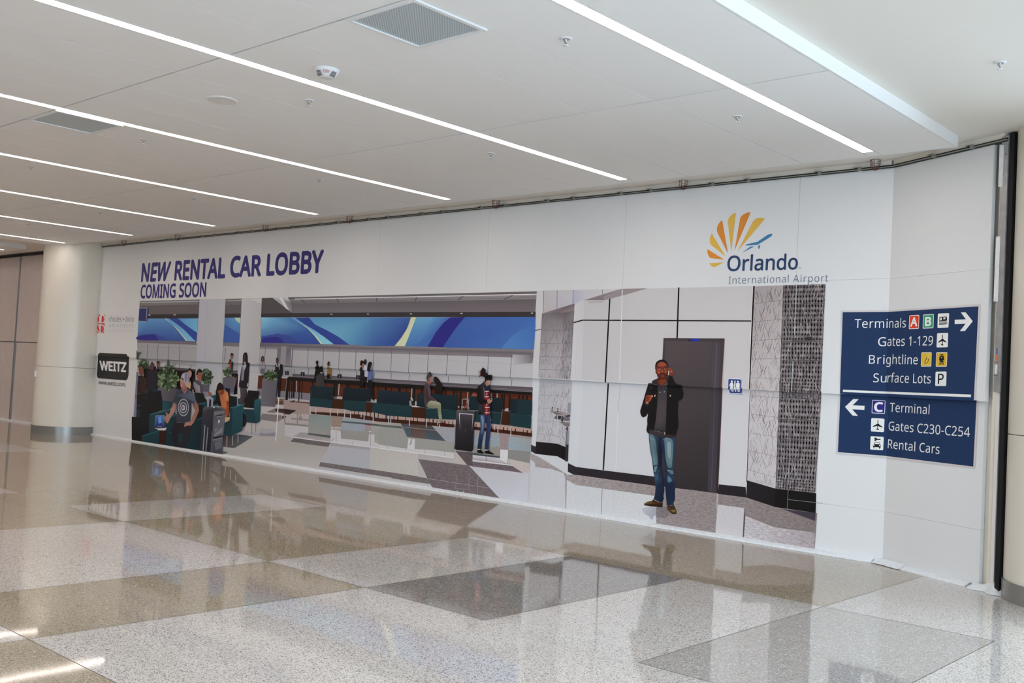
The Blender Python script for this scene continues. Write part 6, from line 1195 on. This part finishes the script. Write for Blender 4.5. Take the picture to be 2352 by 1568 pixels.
icon('T5', '630,443 804,437 797,662 620,665', None); s('T5', '708,470 713,462 720,470 720,530 773,575 772,588 718,568 716,605 728,625 726,636 707,630 688,635 690,625 704,605 703,568 648,592 648,578 708,530', INK)
icon('T5', '383,744 546,742 538,963 376,965', (204, 178, 62), .92); text('b', 'T5', [(428, 920), (488, 920), (506, 812), (446, 812)], INK, -.006, 1, .25); ln('T5', '470,830 485,790 505,772 508,790 480,850 455,900', 6, (220, 206, 140)); ln('T5', '392,926 425,912', 6, (220, 206, 140)); ln('T5', '455,930 530,936', 7, (220, 206, 140))
icon('T5', '617,743 791,741 781,965 609,967', (206, 172, 52), .92); s('T5', '663,830 672,792 682,773 725,773 735,795 740,880 720,896 685,896 662,880', INK); s('T5', '678,790 696,783 695,801 676,801', (206, 172, 52)); s('T5', '713,783 730,790 732,801 714,801', (206, 172, 52)); ell('T5', 699, 823, 9, 9, (220, 200, 110)); ell('T5', 673, 872, 5, 5, WT); ell('T5', 725, 872, 5, 5, WT); s('T5', '672,898 728,898 731,936 718,936 715,926 682,926 675,936 660,936', INK); ln('T5', '680,906 718,906', 5, (206, 172, 52)); ln('T5', '678,917 720,917', 5, (206, 172, 52))
icon('T5', '606,1045 778,1042 771,1270 599,1268', None); text('P', 'T5', [(642, 1233), (729, 1233), (733, 1078), (647, 1078)], INK, .012)
icon('T6', '772,258 1050,272 1036,555 756,540', (46, 42, 132), .92); text('C', 'T6', [(820, 500), (985, 502), (990, 320), (826, 315)], WT, .045)
icon('T6', '750,644 1031,658 1018,943 740,927', None); s('T6', '880,690 888,680 898,690 897,762 986,830 985,845 893,815 890,860 912,885 912,900 880,888 850,894 852,880 876,858 877,812 783,832 785,815 880,762', INK)
icon('T6', '735,1026 1016,1042 1000,1327 724,1309', None); ell('T6', 837, 1092, 34, 35, INK); s('T6', '860,1080 942,1086 948,1097 942,1108 865,1106', INK); ell('T6', 821, 1091, 11, 11, WT); s('T6', '783,1255 785,1215 806,1192 825,1148 920,1155 942,1205 951,1230 948,1266', INK); s('T6', '818,1192 833,1160 913,1166 930,1199', WT); s('T6', '795,1252 816,1254 812,1285 796,1283', INK); s('T6', '913,1262 941,1264 935,1295 916,1292', INK); ell('T6', 805, 1218, 14, 14, WT); ell('T6', 928, 1228, 14, 14, WT)
end()

# FIRE on the strobe, lettering wrapped round the dome
(c0, t), va = STROBE, SVA
V, F = glyphs('FIRE', .01); x0, x1 = min(v[0] for v in V), max(v[0] for v in V); ch = max(v[1] for v in V); bm = NB(); q = []
for x, y in V:
    a = va + ((x - x0) / (x1 - x0) - .5) * .56; z = -.046 + y / ch * .020; r = .0705 + (z + .050) / .028 * .020 + .0015
    q.append(bm.verts.new((c0[0] + r * math.cos(a), c0[1] + r * math.sin(a), HC + z)))
for f in F:
    try: bm.faces.new([q[i] for i in f])
    except ValueError: pass
obj('lettering', bm, M['redink'], t)
